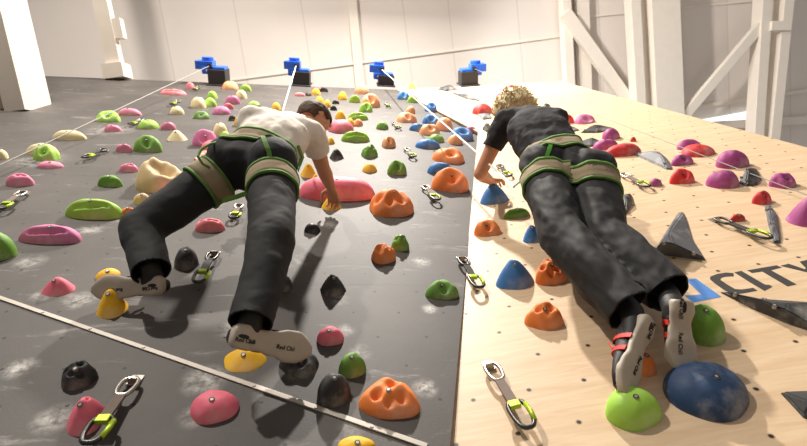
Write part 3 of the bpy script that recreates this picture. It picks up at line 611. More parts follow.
def fuse(bm, voxel, smooth=6, factor=.5):
    """grow one continuous skin over overlapping volumes; returns a mesh"""
    bmesh.ops.recalc_face_normals(bm, faces=bm.faces)
    me = bpy.data.meshes.new('fuse'); bm.to_mesh(me); bm.free()
    o = bpy.data.objects.new('fuse', me); COL.objects.link(o)
    r = o.modifiers.new('r', 'REMESH'); r.mode = 'VOXEL'; r.voxel_size = voxel
    if smooth:
        s = o.modifiers.new('s', 'SMOOTH'); s.iterations = smooth; s.factor = factor
    dg = bpy.context.evaluated_depsgraph_get(); dg.update()
    out = bpy.data.meshes.new_from_object(o.evaluated_get(dg))
    bpy.data.objects.remove(o); bpy.data.meshes.remove(me)
    return out
def crumple(me, amp, scale, stretch=(1, 1, 1), seed=0, rot=None):
    off = V3((seed * 3.7, seed * 1.3, seed * 5.1))
    ns = [v.normal.copy() for v in me.vertices]
    for v, n in zip(me.vertices, ns):
        p = rot @ v.co if rot is not None else v.co.copy()
        p = V3((p.x * stretch[0], p.y * stretch[1], p.z * stretch[2])) * scale + off
        d = noise.noise(p) + .5 * noise.noise(p * 2.1) - .6 * abs(noise.noise(p * 1.3 + V3((7, 3, 1))))
        v.co += n * (d * amp)
    me.update()

# ---------------------------------------------------------------- walls, floor, roof
def panel(name, key, poly, mat, thick=.06):
    n = len(poly)
    vs = [(a, b, 0) for a, b in poly] + [(a, b, -thick) for a, b in poly]
    fs = [tuple(range(n)), tuple(range(2 * n - 1, n - 1, -1))] + [(i, i + n, (i + 1) % n + n, (i + 1) % n) for i in range(n)]
    bm = bmesh.new(); bv = [bm.verts.new(v) for v in vs]
    for f in fs: bm.faces.new([bv[i] for i in f])
    o = from_bm(name, bm, [mat, M['edge']], None, fmat(key))
    for p in o.data.polygons: p.material_index = 0 if p.normal.z > .9 else 1
    return struct(o)
panel('wall_left', 'B', BLACK, M['black_panel'])
panel('wall_right', 'W', WOOD, M['ply'])
panel('wall_upper', 'U', WOODUP, M['ply_up'], .03)
bm = bmesh.new(); bm_box(bm, (16, 9, .3), Matrix.Translation((-1, -3.2, -.15)))
struct(from_bm('floor', bm, M['floor']))

# diagonal aluminium strip over a panel joint
(a0, b0), (a1, b1) = TRIM
L = math.hypot(a1 - a0, b1 - b0); ang = math.atan2(b1 - b0, a1 - a0)
bm = bmesh.new(); bm_box(bm, (L, .019, .006), Matrix.Translation((L / 2, 0, .003)))
mw = fmat('B', a0, b0) @ Matrix.Rotation(ang, 4, 'Z')
t = struct(from_bm('trim_1', bm, M['strip'], None, mw, bevel=.0015))
for a, b in TRIMBOLT:
    d = math.hypot(a - a0, b - b0)
    bm = bmesh.new(); bm_cyl(bm, (d, 0, .005), (d, 0, .0085), .006, seg=12)
    from_bm('screw', bm, M['bolt'], t, Matrix.Identity(4))

ro, hx, hd, hn = (V3(t) for t in ROOF)
bm = bmesh.new(); bm_box(bm, (30, 13, .12), Matrix.Translation((0, 1.5, -.06)))
struct(from_bm('ceiling', bm, M['roof'], None, basis(hx, -hd, hn, ro)))
for A, B, w, dp, nm in BEAMS:
    A, B = V3(A), V3(B); y = (B - A).normalized(); z = (hn - y * hn.dot(y)).normalized(); x = y.cross(z)
    bm = bmesh.new(); bm_box(bm, (w, (B - A).length, dp), Matrix.Translation((0, (B - A).length / 2, -dp / 2)))
    struct(from_bm(nm, bm, M['daylight' if nm == 'window_1' else 'beam'], None, basis(x, y, z, A), bevel=.008))
# rafter that lands on the black wall at the far left: a channel of two flanges and a web
e, w = V3(BIGBEAM[0]), BIGBEAM[1]
y = -hd; z = (hn - y * hn.dot(y)).normalized(); x = y.cross(z)
bm = bmesh.new()
for cx, sx, d0, d1 in ((-w * .62, w * .62, -.3, .0), (-w * .22, w * .2, -.34, -.06), (w * .2, w * .6, -.42, .05)):
    bm_box(bm, (sx, 7, d1 - d0), Matrix.Translation((cx, 3.48, (d0 + d1) / 2)))
struct(from_bm('roof_beam', bm, M['beam'], None, basis(x, y, z, e)))
e, w = V3(FOOT[0]), FOOT[1]
bm = bmesh.new()
bm_box(bm, (w * .55, 6, .14), Matrix.Translation((w * .1, 3.1, 0))); bm_box(bm, (w * .3, 6, .25), Matrix.Translation((-w * .3, 3.1, -.06)))
bm_box(bm, (w * 1.15, .22, .3), Matrix.Translation((0, .12, 0))); bm_box(bm, (w * .6, .3, .12), Matrix.Translation((w * .55, .75, 0)))
struct(from_bm('roof_rafter', bm, M['beam'], None, basis(x, y, z, e)))

# ---------------------------------------------------------------- painted letters
def decal(name, polys, mat, parent, z=.0012):
    bm = bmesh.new()
    for poly in polys:
        top = [bm.verts.new((a, b, z)) for a, b in poly]; bot = [bm.verts.new((a, b, -.001)) for a, b in poly]
        bm.faces.new(top); bm.faces.new(bot[::-1])
        for i in range(len(poly)): j = (i + 1) % len(poly); bm.faces.new((top[i], bot[i], bot[j], top[j]))
    return from_bm(name, bm, mat, parent, Matrix.Identity(4) if parent else None)
e = empty('painted_lettering', fmat('W'))
tag(e, 'black painted word CITY with a blue emblem on the plywood', 'lettering')
for ch in 'CITY':
    decal('letter', [LETTERS[ch]], M['ink'], e)
b = decal('emblem', [EMBLEM, EMBLEM2], M['ink_blue'], e); b['label'] = 'blue emblem stroke'

# ---------------------------------------------------------------- climbing holds
def bolt_mesh(name, r):
    bm = bmesh.new()
    bm_cyl(bm, (0, 0, -.012), (0, 0, .002), r, seg=16)
    me_faces0 = len(bm.faces)
    bm_cyl(bm, (0, 0, -.006), (0, 0, .0026), r * .62, seg=6)
    o = from_bm(name, bm, [M['bolt'], M['dark']])
    for i, p in enumerate(o.data.polygons): p.material_index = 1 if i >= me_faces0 else 0
    me = o.data; bpy.data.objects.remove(o)
    return me
BOLT = bolt_mesh('bolt', .009)
def add_bolt(parent, loc, nrm):
    o = bpy.data.objects.new('bolt', BOLT); COL.objects.link(o); o.parent = parent
    o.matrix_basis = Matrix.Translation(loc) @ axes(nrm).to_4x4()
for key, a, b, W_, H_, h_, colr, kind, seed, bolted, label in HOLDS:
    vs, fs = hold_shape(kind, seed)
    vs = [(x * W_ / 2, y * H_ / 2, z * h_) for x, y, z in vs]
    o = from_data('climbing_hold', vs, fs, HM[colr], None, fmat(key, a, b), smooth=True)
    tag(o, label, 'climbing hold', 'holds on the black wall' if key == 'B' else 'holds on the plywood')
    if bolted:
        me = o.data
        i = 1 + 2 * SN + SN * 3 // 4 + (seed % 5 - 2)
        i = i if W_ > .06 else 0
        add_bolt(o, me.vertices[i].co + me.vertices[i].normal * .0005, me.vertices[i].normal.lerp(V3((0, 0, 1)), .5))
for key, poly, (ax, ay, ah), colr, label in VOLUMES:
    n = len(poly); cx = sum(p[0] for p in poly) / n; cy = sum(p[1] for p in poly) / n
    bm = bmesh.new()
    b0 = [bm.verts.new((x - cx, y - cy, -.004)) for x, y in poly]
    r1 = [bm.verts.new((x - cx, y - cy, .012)) for x, y in poly]
    ap = V3((ax - cx, ay - cy, ah))
    k = .22
    r2 = [bm.verts.new(V3((x - cx, y - cy, .012)).lerp(ap, 1 - k)) for x, y in poly]
    for i in range(n):
        j = (i + 1) % n
        bm.faces.new((b0[i], b0[j], r1[j], r1[i])); bm.faces.new((r1[i], r1[j], r2[j], r2[i]))
    bm.faces.new(r2); bm.faces.new(b0[::-1])
    bmesh.ops.recalc_face_normals(bm, faces=bm.faces)
    bmesh.ops.bevel(bm, geom=[e for e in bm.edges if min(v.co.z for v in e.verts) > .005], offset=.006, segments=2, affect='EDGES')
    o = from_bm('climbing_volume', bm, HM[colr], None, fmat(key, cx, cy))
    tag(o, label, 'climbing volume', 'volumes on the plywood')
    add_bolt(o, ap + V3((0, 0, -ah * k * .7)), V3((0, 0, 1)))
    if max(math.dist(p, q) for p in poly for q in poly) > .3:
        for i in (0, 1):
            q = V3((poly[i][0] - cx, poly[i][1] - cy, .012)).lerp(ap, .28); q.z += .002
            add_bolt(o, q, V3((0, 0, 1)))

# ---------------------------------------------------------------- quickdraws
def loop_pts(L, w, y0, n=22):
    """pear shaped carabiner outline running down -Y from y0"""
    pts = []
    for i in range(n):
        t = 2 * PI * i / n
        c_, s_ = math.cos(t), math.sin(t)
        x = math.copysign(abs(c_) ** .62, c_) * w * (.46 + .07 * s_); y = math.copysign(abs(s_) ** .8, s_) * L / 2
        pts.append(V3((x, y0 - L / 2 + y, 0)))
    return pts
def quickdraw(P, Q, n, label, dark):
    P, Q, n = V3(P), V3(Q), V3(n); d = (Q - P); L = d.length; d.normalize()
    y = -d; z = (n - y * n.dot(y)).normalized(); x = y.cross(z)
    root = empty('quickdraw', basis(x, y, z, P))
    tag(root, label, 'quickdraw', 'quickdraws on the walls')
    I = Matrix.Identity(4)
    cl = L * .29
    bm = bmesh.new(); bm_box(bm, (.042, .055, .005), Matrix.Translation((0, .004, .004))); bm_box(bm, (.03, .004, .028), Matrix.Translation((0, -.018, .016)))
    from_bm('hanger', bm, M['steel'], root, I, bevel=.001)
    bm = bmesh.new(); bm_cyl(bm, (0, .008, .004), (0, .008, .016), .0085, seg=6)
    from_bm('bolt', bm, M['bolt'], root, I)
    up = M['carab_dark'] if dark else M['carab']
    bm = bmesh.new(); bm_tube(bm, [p + V3((0, 0, .022)) for p in loop_pts(cl, .056, -.012)], .0075, 8, True)
    c = from_bm('carabiner', bm, up, root, I, smooth=True)
    bm = bmesh.new(); bm_tube(bm, [V3((.025, -.012 - cl * .2, .022)), V3((.022, -.012 - cl * .8, .022))], .0042, 8)
    from_bm('gate', bm, M['carab'], c, I, smooth=True)
    s0, s1 = -.012 - cl * .9, -L + cl * .9
    bm = bmesh.new(); bm_box(bm, (.034, abs(s1 - s0), .010), Matrix.Translation((0, (s0 + s1) / 2, .022)))
    s = from_bm('sling', bm, M['sling_dark'] if dark else M['sling'], root, I, bevel=.002)
    bm = bmesh.new(); bm_box(bm, (.038, .03, .017), Matrix.Translation((0, s1 + .012, .022)))
    k = from_bm('keeper', bm, M['lime'], s, I, bevel=.003); k['label'] = 'lime rubber keeper'
    bm = bmesh.new(); bm_tube(bm, [p + V3((.004, 0, .022)) for p in loop_pts(cl * 1.2, .066, -L + cl * 1.15)], .0078, 8, True)
    c = from_bm('carabiner', bm, M['carab_dark'], root, I, smooth=True)
    bm = bmesh.new(); bm_tube(bm, [V3((.034, -L + cl * .95, .023)), V3((.036, -L + cl * .55, .025)), V3((.031, -L + cl * .15, .023))], .0085, 8)
    g = from_bm('gate', bm, M['lime'], c, I, smooth=True); g['label'] = 'lime gate'
for i, (P, Q, n, label) in enumerate(DRAWS): quickdraw(P, Q, n, label, 'dark' in label or 'black quickdraw' in label or i in (4, 11))

# ---------------------------------------------------------------- auto belays and ropes
bl = ['leftmost blue auto belay on its black bracket at the wall top', 'blue auto belay above the white shirt climber, second from left', 'blue auto belay at the plywood corner, third from left', 'rightmost blue auto belay, above the plywood']
for (b0, n, x, t, bd, lat, w), label in zip(BELAYS, bl):
    b0, n, x = V3(b0), V3(n), V3(x); u = n.cross(x)
    if u.z < 0: u = -u; x = -x
    root = empty('auto_belay', basis(x, u, n, b0)); tag(root, label, 'auto belay', 'auto belays along the wall top')
    I = Matrix.Identity(4); s = 1 if lat >= 0 else -1
    if x.x < 0: lat = -lat
    bm = bmesh.new(); bm_box(bm, (w, .05, t), Matrix.Translation((0, .03, t / 2))); bm_box(bm, (.03, .3, t), Matrix.Translation((-w / 2 + .015, .18, t / 2))); bm_box(bm, (.03, .3, t), Matrix.Translation((w / 2 - .015, .18, t / 2))); bm_box(bm, (w * 1.15, .45, .02), Matrix.Translation((0, .15, .01)))
    from_bm('bracket', bm, M['bracket'], root, I, bevel=.006)
    bm = bmesh.new(); bm_box(bm, (.36, .26, .12), Matrix.Translation((lat * .6, .2, t - .02)))
    body = from_bm('housing', bm, M['belay_blue'], root, I, bevel=.02)
    bm = bmesh.new(); bm_box(bm, (.27, .24, .13), Matrix.Translation((lat * 2.0, .2, bd))); bm_cyl(bm, (lat * 1.6, .2, bd), (lat * 1.6, .2, bd + .12), .09, seg=24)
    from_bm('drum_cover', bm, M['belay_blue'], root, I, bevel=.01)
    bm = bmesh.new(); bm_box(bm, (.24, .004, .03), Matrix.Translation((lat * .5, .068, t - .02)))
    p = from_bm('label_plate', bm, M['belay_pale'], body, I); p['label'] = 'pale label plate'
    bm = bmesh.new(); bm_cyl(bm, (lat, .04, bd), (lat, .1, bd), .035, seg=16)
    from_bm('nozzle', bm, M['bracket'], root, I)
rl = ['white rope hanging from the leftmost auto belay across the far left', 'white rope running down to the white shirt climber', 'white rope running down to the black shirted climber', 'thin grey rope hanging across the plywood at right']
for pts, label, r, m in zip(ROPES, rl, (.005, .008, .007, .003), (M['rope_grey'], M['rope'], M['rope'], M['rope_grey'])):
    P = [V3(p) for p in pts]; o = P[0].copy()
    bm = bmesh.new(); bm_tube(bm, [p - o for p in P], r, 8)
    tag(from_bm('belay_rope', bm, m, None, Matrix.Translation(o), smooth=True), label, 'rope', 'belay ropes')

# ---------------------------------------------------------------- people
def bvh(objs):
    vs, fs = [], []
    for me in objs:
        k = len(vs); vs += [v.co.copy() for v in me.vertices]; fs += [tuple(i + k for i in p.vertices) for p in me.polygons]
    return BVHTree.FromPolygons(vs, fs)
def band(tree, c, ax, width, off, thick=.004, reach=.24, seg=72, rmax=.19, rows=4):
    """a strap wound round a limb: follows the cloth under it"""
    c = V3(c); A = axes(ax); x, y, z = (V3(A.transposed()[i]) for i in range(3))
    inner, outer = [], []
    for j in range(rows):
        ri, ro_ = [], []
        cc = c + z * (width * (j / (rows - 1) - .5))
        hit = []
        for s in range(seg):
            t = 2 * PI * s / seg; d = x * math.cos(t) + y * math.sin(t)
            h = tree.ray_cast(cc + d * reach, -d, reach)
            hit.append((h[0] - cc).length if h[0] is not None else None)
        last = [v for v in hit if v is not None]; av = sum(last) / len(last) if last else .1
        hit = [min(v if v is not None else av, rmax) for v in hit]
        hit = [max(hit[s], (hit[s - 1] + hit[(s + 1) % seg] + hit[s]) / 3) for s in range(seg)]
        for s in range(seg):
            t = 2 * PI * s / seg; d = x * math.cos(t) + y * math.sin(t)
            ri.append(cc + d * (hit[s] + off - .004)); ro_.append(cc + d * (hit[s] + off + thick))
        inner.append(ri); outer.append(ro_)
    bm = bmesh.new()
    I_ = [[bm.verts.new(p) for p in r] for r in inner]; O_ = [[bm.verts.new(p) for p in r] for r in outer]
    for s in range(seg):
        q = (s + 1) % seg
        for j in range(rows - 1):
            bm.faces.new((O_[j][s], O_[j][q], O_[j + 1][q], O_[j + 1][s])); bm.faces.new((I_[j][q], I_[j][s], I_[j + 1][s], I_[j + 1][q]))
        bm.faces.new((I_[0][s], I_[0][q], O_[0][q], O_[0][s])); bm.faces.new((O_[-1][s], O_[-1][q], I_[-1][q], I_[-1][s]))
    return bm
def strap(tree, pts, width, eye, thick=.004, off=.004, n=18):
    """a flat tape laid on the cloth along pts, seen from outside by rays toward the body"""
    pts = [V3(p) for p in pts]; seq = []
    for a, b in zip(pts, pts[1:]):
        for i in range(n): seq.append(a.lerp(b, i / n))
    seq.append(pts[-1]); L_, R_ = [], []
    hitp = []
    for p in seq:
        d = (p - eye).normalized(); h = tree.ray_cast(p - d * .5, d, .9)
        hitp.append((h[0], h[1]) if h[0] is not None else (p, -d))
    bm = bmesh.new(); rows = []
    for i, (p, nn) in enumerate(hitp):
        t = (hitp[min(i + 1, len(hitp) - 1)][0] - hitp[max(i - 1, 0)][0]).normalized()
        sd = t.cross(nn).normalized() * width / 2
        q = p + nn * off
        rows.append([bm.verts.new(v) for v in (q - sd, q + sd, q + sd + nn * thick, q - sd + nn * thick)])
    for a, b in zip(rows, rows[1:]):
        for i in range(4): bm.faces.new((a[i], a[(i + 1) % 4], b[(i + 1) % 4], b[i]))
    bm.faces.new(rows[0]); bm.faces.new(rows[-1][::-1])
    return bm

def hand(bm, wrist, tip, back, side, s=1.0):
    """palm, four unequal fingers hooked over an edge and a thumb from the side of the palm"""
    w, t = V3(wrist), V3(tip); f = (t - w).normalized(); b = V3(back); b = (b - f * b.dot(f)).normalized(); l = f.cross(b) * side
    pl = .085 * s
    bm_ellipsoid(bm, w + f * pl * .55, (.042 * s, .052 * s, .019 * s), basis(l, f, b).to_3x3(), 20, 14)
    bm_limb(bm, w - f * .02, .03 * s, w + f * .03, .028 * s)
    for i, (o, ln) in enumerate(((-.033, .9), (-.011, 1.04), (.012, 1.0), (.034, .8))):
        k0 = w + f * pl * (.95 - abs(o) * 2.2) + l * o * s
        k1 = k0 + (f * .75 + b * .25 + l * o * 3).normalized() * .036 * ln * s
        k2 = k1 + (f * .7 - b * .75 + l * o).normalized() * .028 * ln * s
        k3 = k2 + (f * .15 - b * .98).normalized() * .022 * ln * s
        bm_chain(bm, [w + f * pl * .5 + l * o * .8 * s, k0, k1, k2, k3], [.0105 * s, .0105 * s, .0092 * s, .0085 * s, .0075 * s], 12)
    q0 = w + f * .02 * s - l * .028 * s; q1 = q0 + (f * .5 - l * .8 - b * .25).normalized() * .04 * s
    q2 = q1 + (f * .9 - l * .1 - b * .4).normalized() * .034 * s; q3 = q2 + (f * .8 + l * .3 - b * .5).normalized() * .026 * s
    bm_chain(bm, [q0, q1, q2, q3], [.015 * s, .0125 * s, .0105 * s, .009 * s], 12)

def head(bm, c, face, up, s=1.0):
    f = V3(face).normalized(); u = V3(up); u = (u - f * u.dot(f)).normalized(); l = u.cross(f)
    rot = basis(l, f, u).to_3x3()
    at = lambda x, y, z: V3(c) + (l * x + f * y + u * z) * s
    bm_ellipsoid(bm, at(0, -.012, .02), (.077 * s, .097 * s, .095 * s), rot, 32, 24)
    bm_ellipsoid(bm, at(0, .03, -.05), (.056 * s, .06 * s, .068 * s), rot)
    bm_ellipsoid(bm, at(0, .065, -.088), (.026 * s, .024 * s, .02 * s), rot)
    bm_limb(bm, at(0, .086, .004), .009 * s, at(0, .106, -.036), .0125 * s, 12)      # nose
    for k in (-1, 1):
        bm_ellipsoid(bm, at(.014 * k, .093, -.038), (.009 * s, .01 * s, .007 * s), rot, 12, 8)
        bm_ellipsoid(bm, at(.034 * k, .074, .028), (.026 * s, .014 * s, .009 * s), rot, 12, 8)   # brow
        bm_ellipsoid(bm, at(.042 * k, .06, -.018), (.024 * s, .022 * s, .02 * s), rot, 12, 8)     # cheek
        bm_ellipsoid(bm, at(.078 * k, -.012, -.008), (.009 * s, .019 * s, .031 * s), rot, 14, 10)  # ear
    bm_ellipsoid(bm, at(0, .086, -.062), (.024 * s, .01 * s, .008 * s), rot, 12, 8)
    return at, rot

def shoe(person, heel, toe, down, inner, marks):
    """climbing shoe: long rubber sole with rand, black upper, red straps, lettering on the sole"""
    h, t, dn = V3(heel), V3(toe), V3(down); f = (t - h).normalized(); L = min((t - h).length, .31)
    h = t - f * L
    dn = (dn - f * dn.dot(f)).normalized(); u = -dn; l = f.cross(u)
    mw = basis(l, f, u, h)
    k = inner; ws = 1.1
    prof = [(0, .028, 0), (.04, .036, 0), (.15, .038, 0), (.32, .033, .002 * k), (.5, .038, .004 * k), (.68, .05, .004 * k), (.82, .05, .002 * k), (.93, .036, .004 * k), (1, .014, .006 * k)]
    def at(y):
        for (a, w0, c0), (b, w1, c1) in zip(prof, prof[1:]):
            if a <= y <= b:
                q = (y - a) / (b - a); q = q * q * (3 - 2 * q); return (w0 + (w1 - w0) * q) * ws, c0 + (c1 - c0) * q
    N = 26; bm = bmesh.new(); rings = []
    for i in range(N + 1):
        y = i / N; w, cx = at(y); top = .030 if y > .75 else .024 + .022 * max(0, 1 - y / .22)
        camber = -.012 * math.sin(PI * min(1, max(0, (y - .1) / .6))) * 0 - .018 * max(0, y - .72) ** 1 * 2
        ring = []
        for s in range(18):
            a = 2 * PI * s / 18; ca, sa = math.cos(a), math.sin(a)
            px = math.copysign(abs(ca) ** .55, ca) * w + cx; pz = math.copysign(abs(sa) ** .6, sa) * top / 2 + top / 2 - .012 + camber + .010 * math.sin(PI * min(1, max(0, (y - .16) / .4)))
            ring.append(V3((px, y * L, pz)))
        rings.append(ring)
    bm_loft(bm, rings)
    sole = from_bm('shoe', bm, M['sole'], person, mw, smooth=True)
    sole['label'] = 'climbing shoe with pale rubber sole'
    bm = bmesh.new(); rings = []
    for y, w, z0, z1 in ((.03, .026, .0, .075), (.12, .033, .005, .098), (.26, .033, .005, .10), (.4, .032, .005, .082), (.55, .036, .004, .068), (.7, .042, .004, .052), (.85, .036, .003, .038), (.95, .02, .002, .026)):
        rings.append([V3((math.copysign(abs(math.cos(2 * PI * s / 20)) ** .8, math.cos(2 * PI * s / 20)) * w, y * L, (z0 + z1) / 2 + math.sin(2 * PI * s / 20) * (z1 - z0) / 2)) for s in range(20)])
    bm_loft(bm, rings)
    up = from_bm('upper', bm, M['shoe_black'], sole, Matrix.Identity(4), smooth=True); up['label'] = 'black shoe upper'
    for y, w, hh in ((.34, .037, .092), (.52, .039, .074)):
        bm = bmesh.new(); pts = []
        for s in range(15):
            a = PI * s / 14; pts.append(V3((math.cos(a) * w, y * L, .012 + math.sin(a) * (hh - .008) )))
        rows = [[bm.verts.new(p + V3((0, q, 0))) for q in (-.009, .009)] for p in pts]
        rows2 = [[bm.verts.new(p * 1 + V3((math.cos(PI * i / 14) * .004, q, math.sin(PI * i / 14) * .004))) for q in (-.009, .009)] for i, p in enumerate(pts)]
        for i in range(14):
            bm.faces.new((rows[i][0], rows[i][1], rows[i + 1][1], rows[i + 1][0])); bm.faces.new((rows2[i][0], rows2[i + 1][0], rows2[i + 1][1], rows2[i][1]))
            bm.faces.new((rows[i][0], rows[i + 1][0], rows2[i + 1][0], rows2[i][0])); bm.faces.new((rows[i][1], rows2[i][1], rows2[i + 1][1], rows[i + 1][1]))
        st = from_bm('strap', bm, M['shoe_red'], sole, Matrix.Identity(4)); st['label'] = 'red strap'
    bm = bmesh.new(); bm_box(bm, (.022, .006, .036), Matrix.Translation((0, L * .42, .098)) @ Matrix.Rotation(.7, 4, 'X')); o = from_bm('pull_tab', bm, M['shoe_red'], sole, Matrix.Identity(4), bevel=.002); o['label'] = 'red pull tab'
    # lettering: on the heel and under the ball
    def zbot(y):
        top = .030 if y > .75 else .024 + .022 * max(0, 1 - y / .22)
        return -.012 - .036 * max(0, y - .72) + .010 * math.sin(PI * min(1, max(0, (y - .16) / .4)))
    for yy, sz in marks:
        cu = bpy.data.curves.new('text', 'FONT'); cu.body = 'Red Chili'; cu.size = sz; cu.align_x = 'CENTER'; cu.align_y = 'CENTER'; cu.extrude = .0012; cu.offset = .0004
        to = bpy.data.objects.new('text', cu); COL.objects.link(to)
        dg = bpy.context.evaluated_depsgraph_get(); dg.update()
        me = bpy.data.meshes.new_from_object(to.evaluated_get(dg)); bpy.data.objects.remove(to)
        o = link('sole_lettering', me, M['ink'], sole, Matrix.Translation((.012 * k, yy * L, zbot(yy) - .0005)) @ basis((0, 1, 0), (1, 0, 0), (0, 0, -1)))
        o['label'] = 'black lettering on the sole'
    bm = bmesh.new(); bm_ellipsoid(bm, (0, .1 * L, zbot(.1)), (.007, .02, .002), None, 14, 8)
    o = from_bm('heel_slot', bm, M['dark'], sole, Matrix.Identity(4)); o['label'] = 'dark slot in the heel'
    return sole

def torso_rings(hipm, shm, lat, secs):
    ax = (shm - hipm); lat = V3(lat); lat = (lat - ax * lat.dot(ax) / ax.length_squared).normalized(); fr = lat.cross(ax.normalized())
    out = []
    for t, w, d in secs:
        c = hipm + ax * t
        out.append([c + lat * math.copysign(abs(math.cos(2 * PI * s / 32)) ** .8, math.cos(2 * PI * s / 32)) * w + fr * math.copysign(abs(math.sin(2 * PI * s / 32)) ** .8, math.sin(2 * PI * s / 32)) * d for s in range(32)])
    return out, ax.normalized(), lat, fr

def climber(J, P):
    J = {k: V3(v) for k, v in J.items()}
    hipm = (J['hipL'] + J['hipR']) / 2; shm = (J['shL'] + J['shR']) / 2
    lat = (J['shR'] - J['shL']).normalized() * .6 + (J['hipR'] - J['hipL']).normalized() * .4
    # ---- body: one continuous surface
    bm = bmesh.new()
    rings, ax, latv, fr = torso_rings(hipm, shm, lat, [(-.12, .11, .09), (.1, .13, .095), (.4, .13, .095), (.75, .15, .105), (.95, .145, .085), (1.08, .08, .07)])
    if fr.y < 0: pass
    bm_loft(bm, rings)
    nb = shm + ax * .05
    bm_chain(bm, [nb, J['head'] - V3(P['up']).normalized() * .07], [.062, .056])
    at, rot = head(bm, J['head'], P['face'], P['up'], P.get('hs', 1))
    for s in 'LR':
        bm_chain(bm, [shm.lerp(J['sh' + s], .6), J['sh' + s], J['sh' + s].lerp(J['el' + s], .45), J['el' + s], J['el' + s].lerp(J['wr' + s], .3), J['wr' + s]], [.06, .056, .05, .042, .044, .029])
        bm_chain(bm, [hipm, J['hip' + s], J['knee' + s], J['knee' + s].lerp(J['ank' + s], .35), J['ank' + s].lerp(J['knee' + s], .05)], [.05, .065, .05, .05, .033])
        hand(bm, J['wr' + s], J['hand' + s], P['back' + s], 1 if s == 'R' else -1, 1.0)
    body = link('person', fuse(bm, .0055, 4, .4), M['skin'], smooth=True)
    tag(body, P['label'], 'person')
    I = Matrix.Identity(4)
    # ---- face
    for k in (-1, 1):
        bm = bmesh.new(); bm_ellipsoid(bm, at(.031 * k, .076, .008), (.0125,) * 3, None, 16, 12); e = from_bm('eye', bm, M['eye'], body, I, smooth=True)
        bm = bmesh.new(); bm_ellipsoid(bm, at(.031 * k, .0845, .008), (.006,) * 3, None, 12, 8); from_bm('iris', bm, M['iris'], e, I, smooth=True)
    bm = bmesh.new(); bm_ellipsoid(bm, at(0, .0935, -.062), (.021, .005, .0055), rot, 16, 8); from_bm('mouth', bm, M['lip'], body, I, smooth=True)
    # ---- hair
    bm = bmesh.new()
    vs = bm_ellipsoid(bm, at(0, -.016, .022), tuple(a_ * b_ * P['hs'] for a_, b_ in zip((.084, .103, .101), P['hairscale'])), rot, 64, 48)
    c = at(0, 0, 0); ri = rot.inverted(); kill = []
    rnd = random.Random(5)
    for v in vs:
        q = ri @ (v.co - c)
        front = q.y > .045 and q.z < .055 or q.y > .075 and q.z < .075
        low = q.z < (-.06 if P.get('hairlow') is None else -.12) or (q.y > -.01 and q.z < .0 and abs(q.x) > .03 and P.get('hairlow') is None)
        if front or low: kill.append(v)
        else:
            n = (v.co - c).normalized()
            v.co += n * (P['fluff'] * (.45 + noise.noise(q * P['curl']) + .6 * noise.noise(q * P['curl'] * 2.3)))
    bmesh.ops.delete(bm, geom=kill, context='VERTS')
    bmesh.ops.solidify(bm, geom=bm.faces[:], thickness=.006)
    base = [v.co.copy() for v in bm.verts]
    for i in range(P['locks']):
        p = base[rnd.randrange(len(base))]; q = ri @ (p - c); n = (p - c).normalized()
        tang = (rot @ V3((q.x * 6, -.4 - rnd.random() * .5, -.5 + rnd.uniform(-.4, .4)))).normalized()
        tang = (tang - n * tang.dot(n) * .8).normalized(); ln = rnd.uniform(.025, .045)
        bm_tube(bm, [p - n * .004, p + n * .004 + tang * ln * .5, p + n * rnd.uniform(-.006, .004) + tang * ln], lambda i: (.006, .0055, .0012)[i], 6)
    h = from_bm('hair', bm, P['hair'], body, I, smooth=True); h['label'] = P['hairlabel']
    # ---- trousers
    tr = P['tr']
    bm = bmesh.new()
    rings, *_ = torso_rings(hipm, shm, lat, [(-.2, .10, .09), (-.08, .155, .13), (.08, .165, .135), (P['waist'], .155, .115), (P['waist'] + .05, .145, .105)])
    bm_loft(bm, rings)
    for s in 'LR':
        hp, kn, an = J['hip' + s], J['knee' + s], J['ank' + s]
        bm_ellipsoid(bm, hp - fr * .0 + ax * .0 + V3((0, -.035, 0)), (tr[0] * 1.12,) * 3)
        cuff = an + (an - kn).normalized() * (P['cuff'] + .01)
        bm_chain(bm, [hipm.lerp(hp, .7), hp, hp.lerp(kn, .5), kn, kn.lerp(an, .45), cuff], [tr[0], tr[0] * 1.03, tr[1], tr[2], tr[3], tr[4]], 28)
    me = fuse(bm, .009, 8, .5)
    for i, (amp, sc, st) in enumerate(P['folds']): crumple(me, amp, sc, st, i + P['seed'])
    # cut the cuffs flat
    bm = bmesh.new(); bm.from_mesh(me)
    for s in 'LR':
        kn, an = J['knee' + s], J['ank' + s]; d = (an - kn).normalized()
        near = [v for v in bm.verts if (v.co - an).length < .2]
        g = set(near)
        geom = near + [e for e in bm.edges if e.verts[0] in g and e.verts[1] in g] + [f for f in bm.faces if all(v in g for v in f.verts)]
        bmesh.ops.bisect_plane(bm, geom=geom, plane_co=an + d * P['cuff'], plane_no=d, clear_outer=True)
    trm = bpy.data.meshes.new('trousers'); bm.to_mesh(trm); bm.free()
    trs = link('trousers', trm, P['trm'], body, I, smooth=True); trs['label'] = P['trlabel']
    sm = trs.modifiers.new('cloth', 'SOLIDIFY'); sm.thickness = .006; sm.offset = -1
    # ---- shirt
    bm = bmesh.new()
    rings, *_ = torso_rings(hipm, shm, lat, P['shirt'])
    bm_loft(bm, rings)
    for s in 'LR':
        sh, el = J['sh' + s], J['el' + s]
        bm_chain(bm, [shm.lerp(sh, .35), sh, sh.lerp(el, P['sleeve'] * .55), sh.lerp(el, P['sleeve'])], [.085, .078, .074, .07], 24)
    bm_chain(bm, [shm, nb + (J['head'] - nb) * .12], [.085, .066])
    me = fuse(bm, .009, 8, .5)
    for i, (amp, sc, st) in enumerate(P['sfolds']): crumple(me, amp, sc, st, i + 20 + P['seed'])
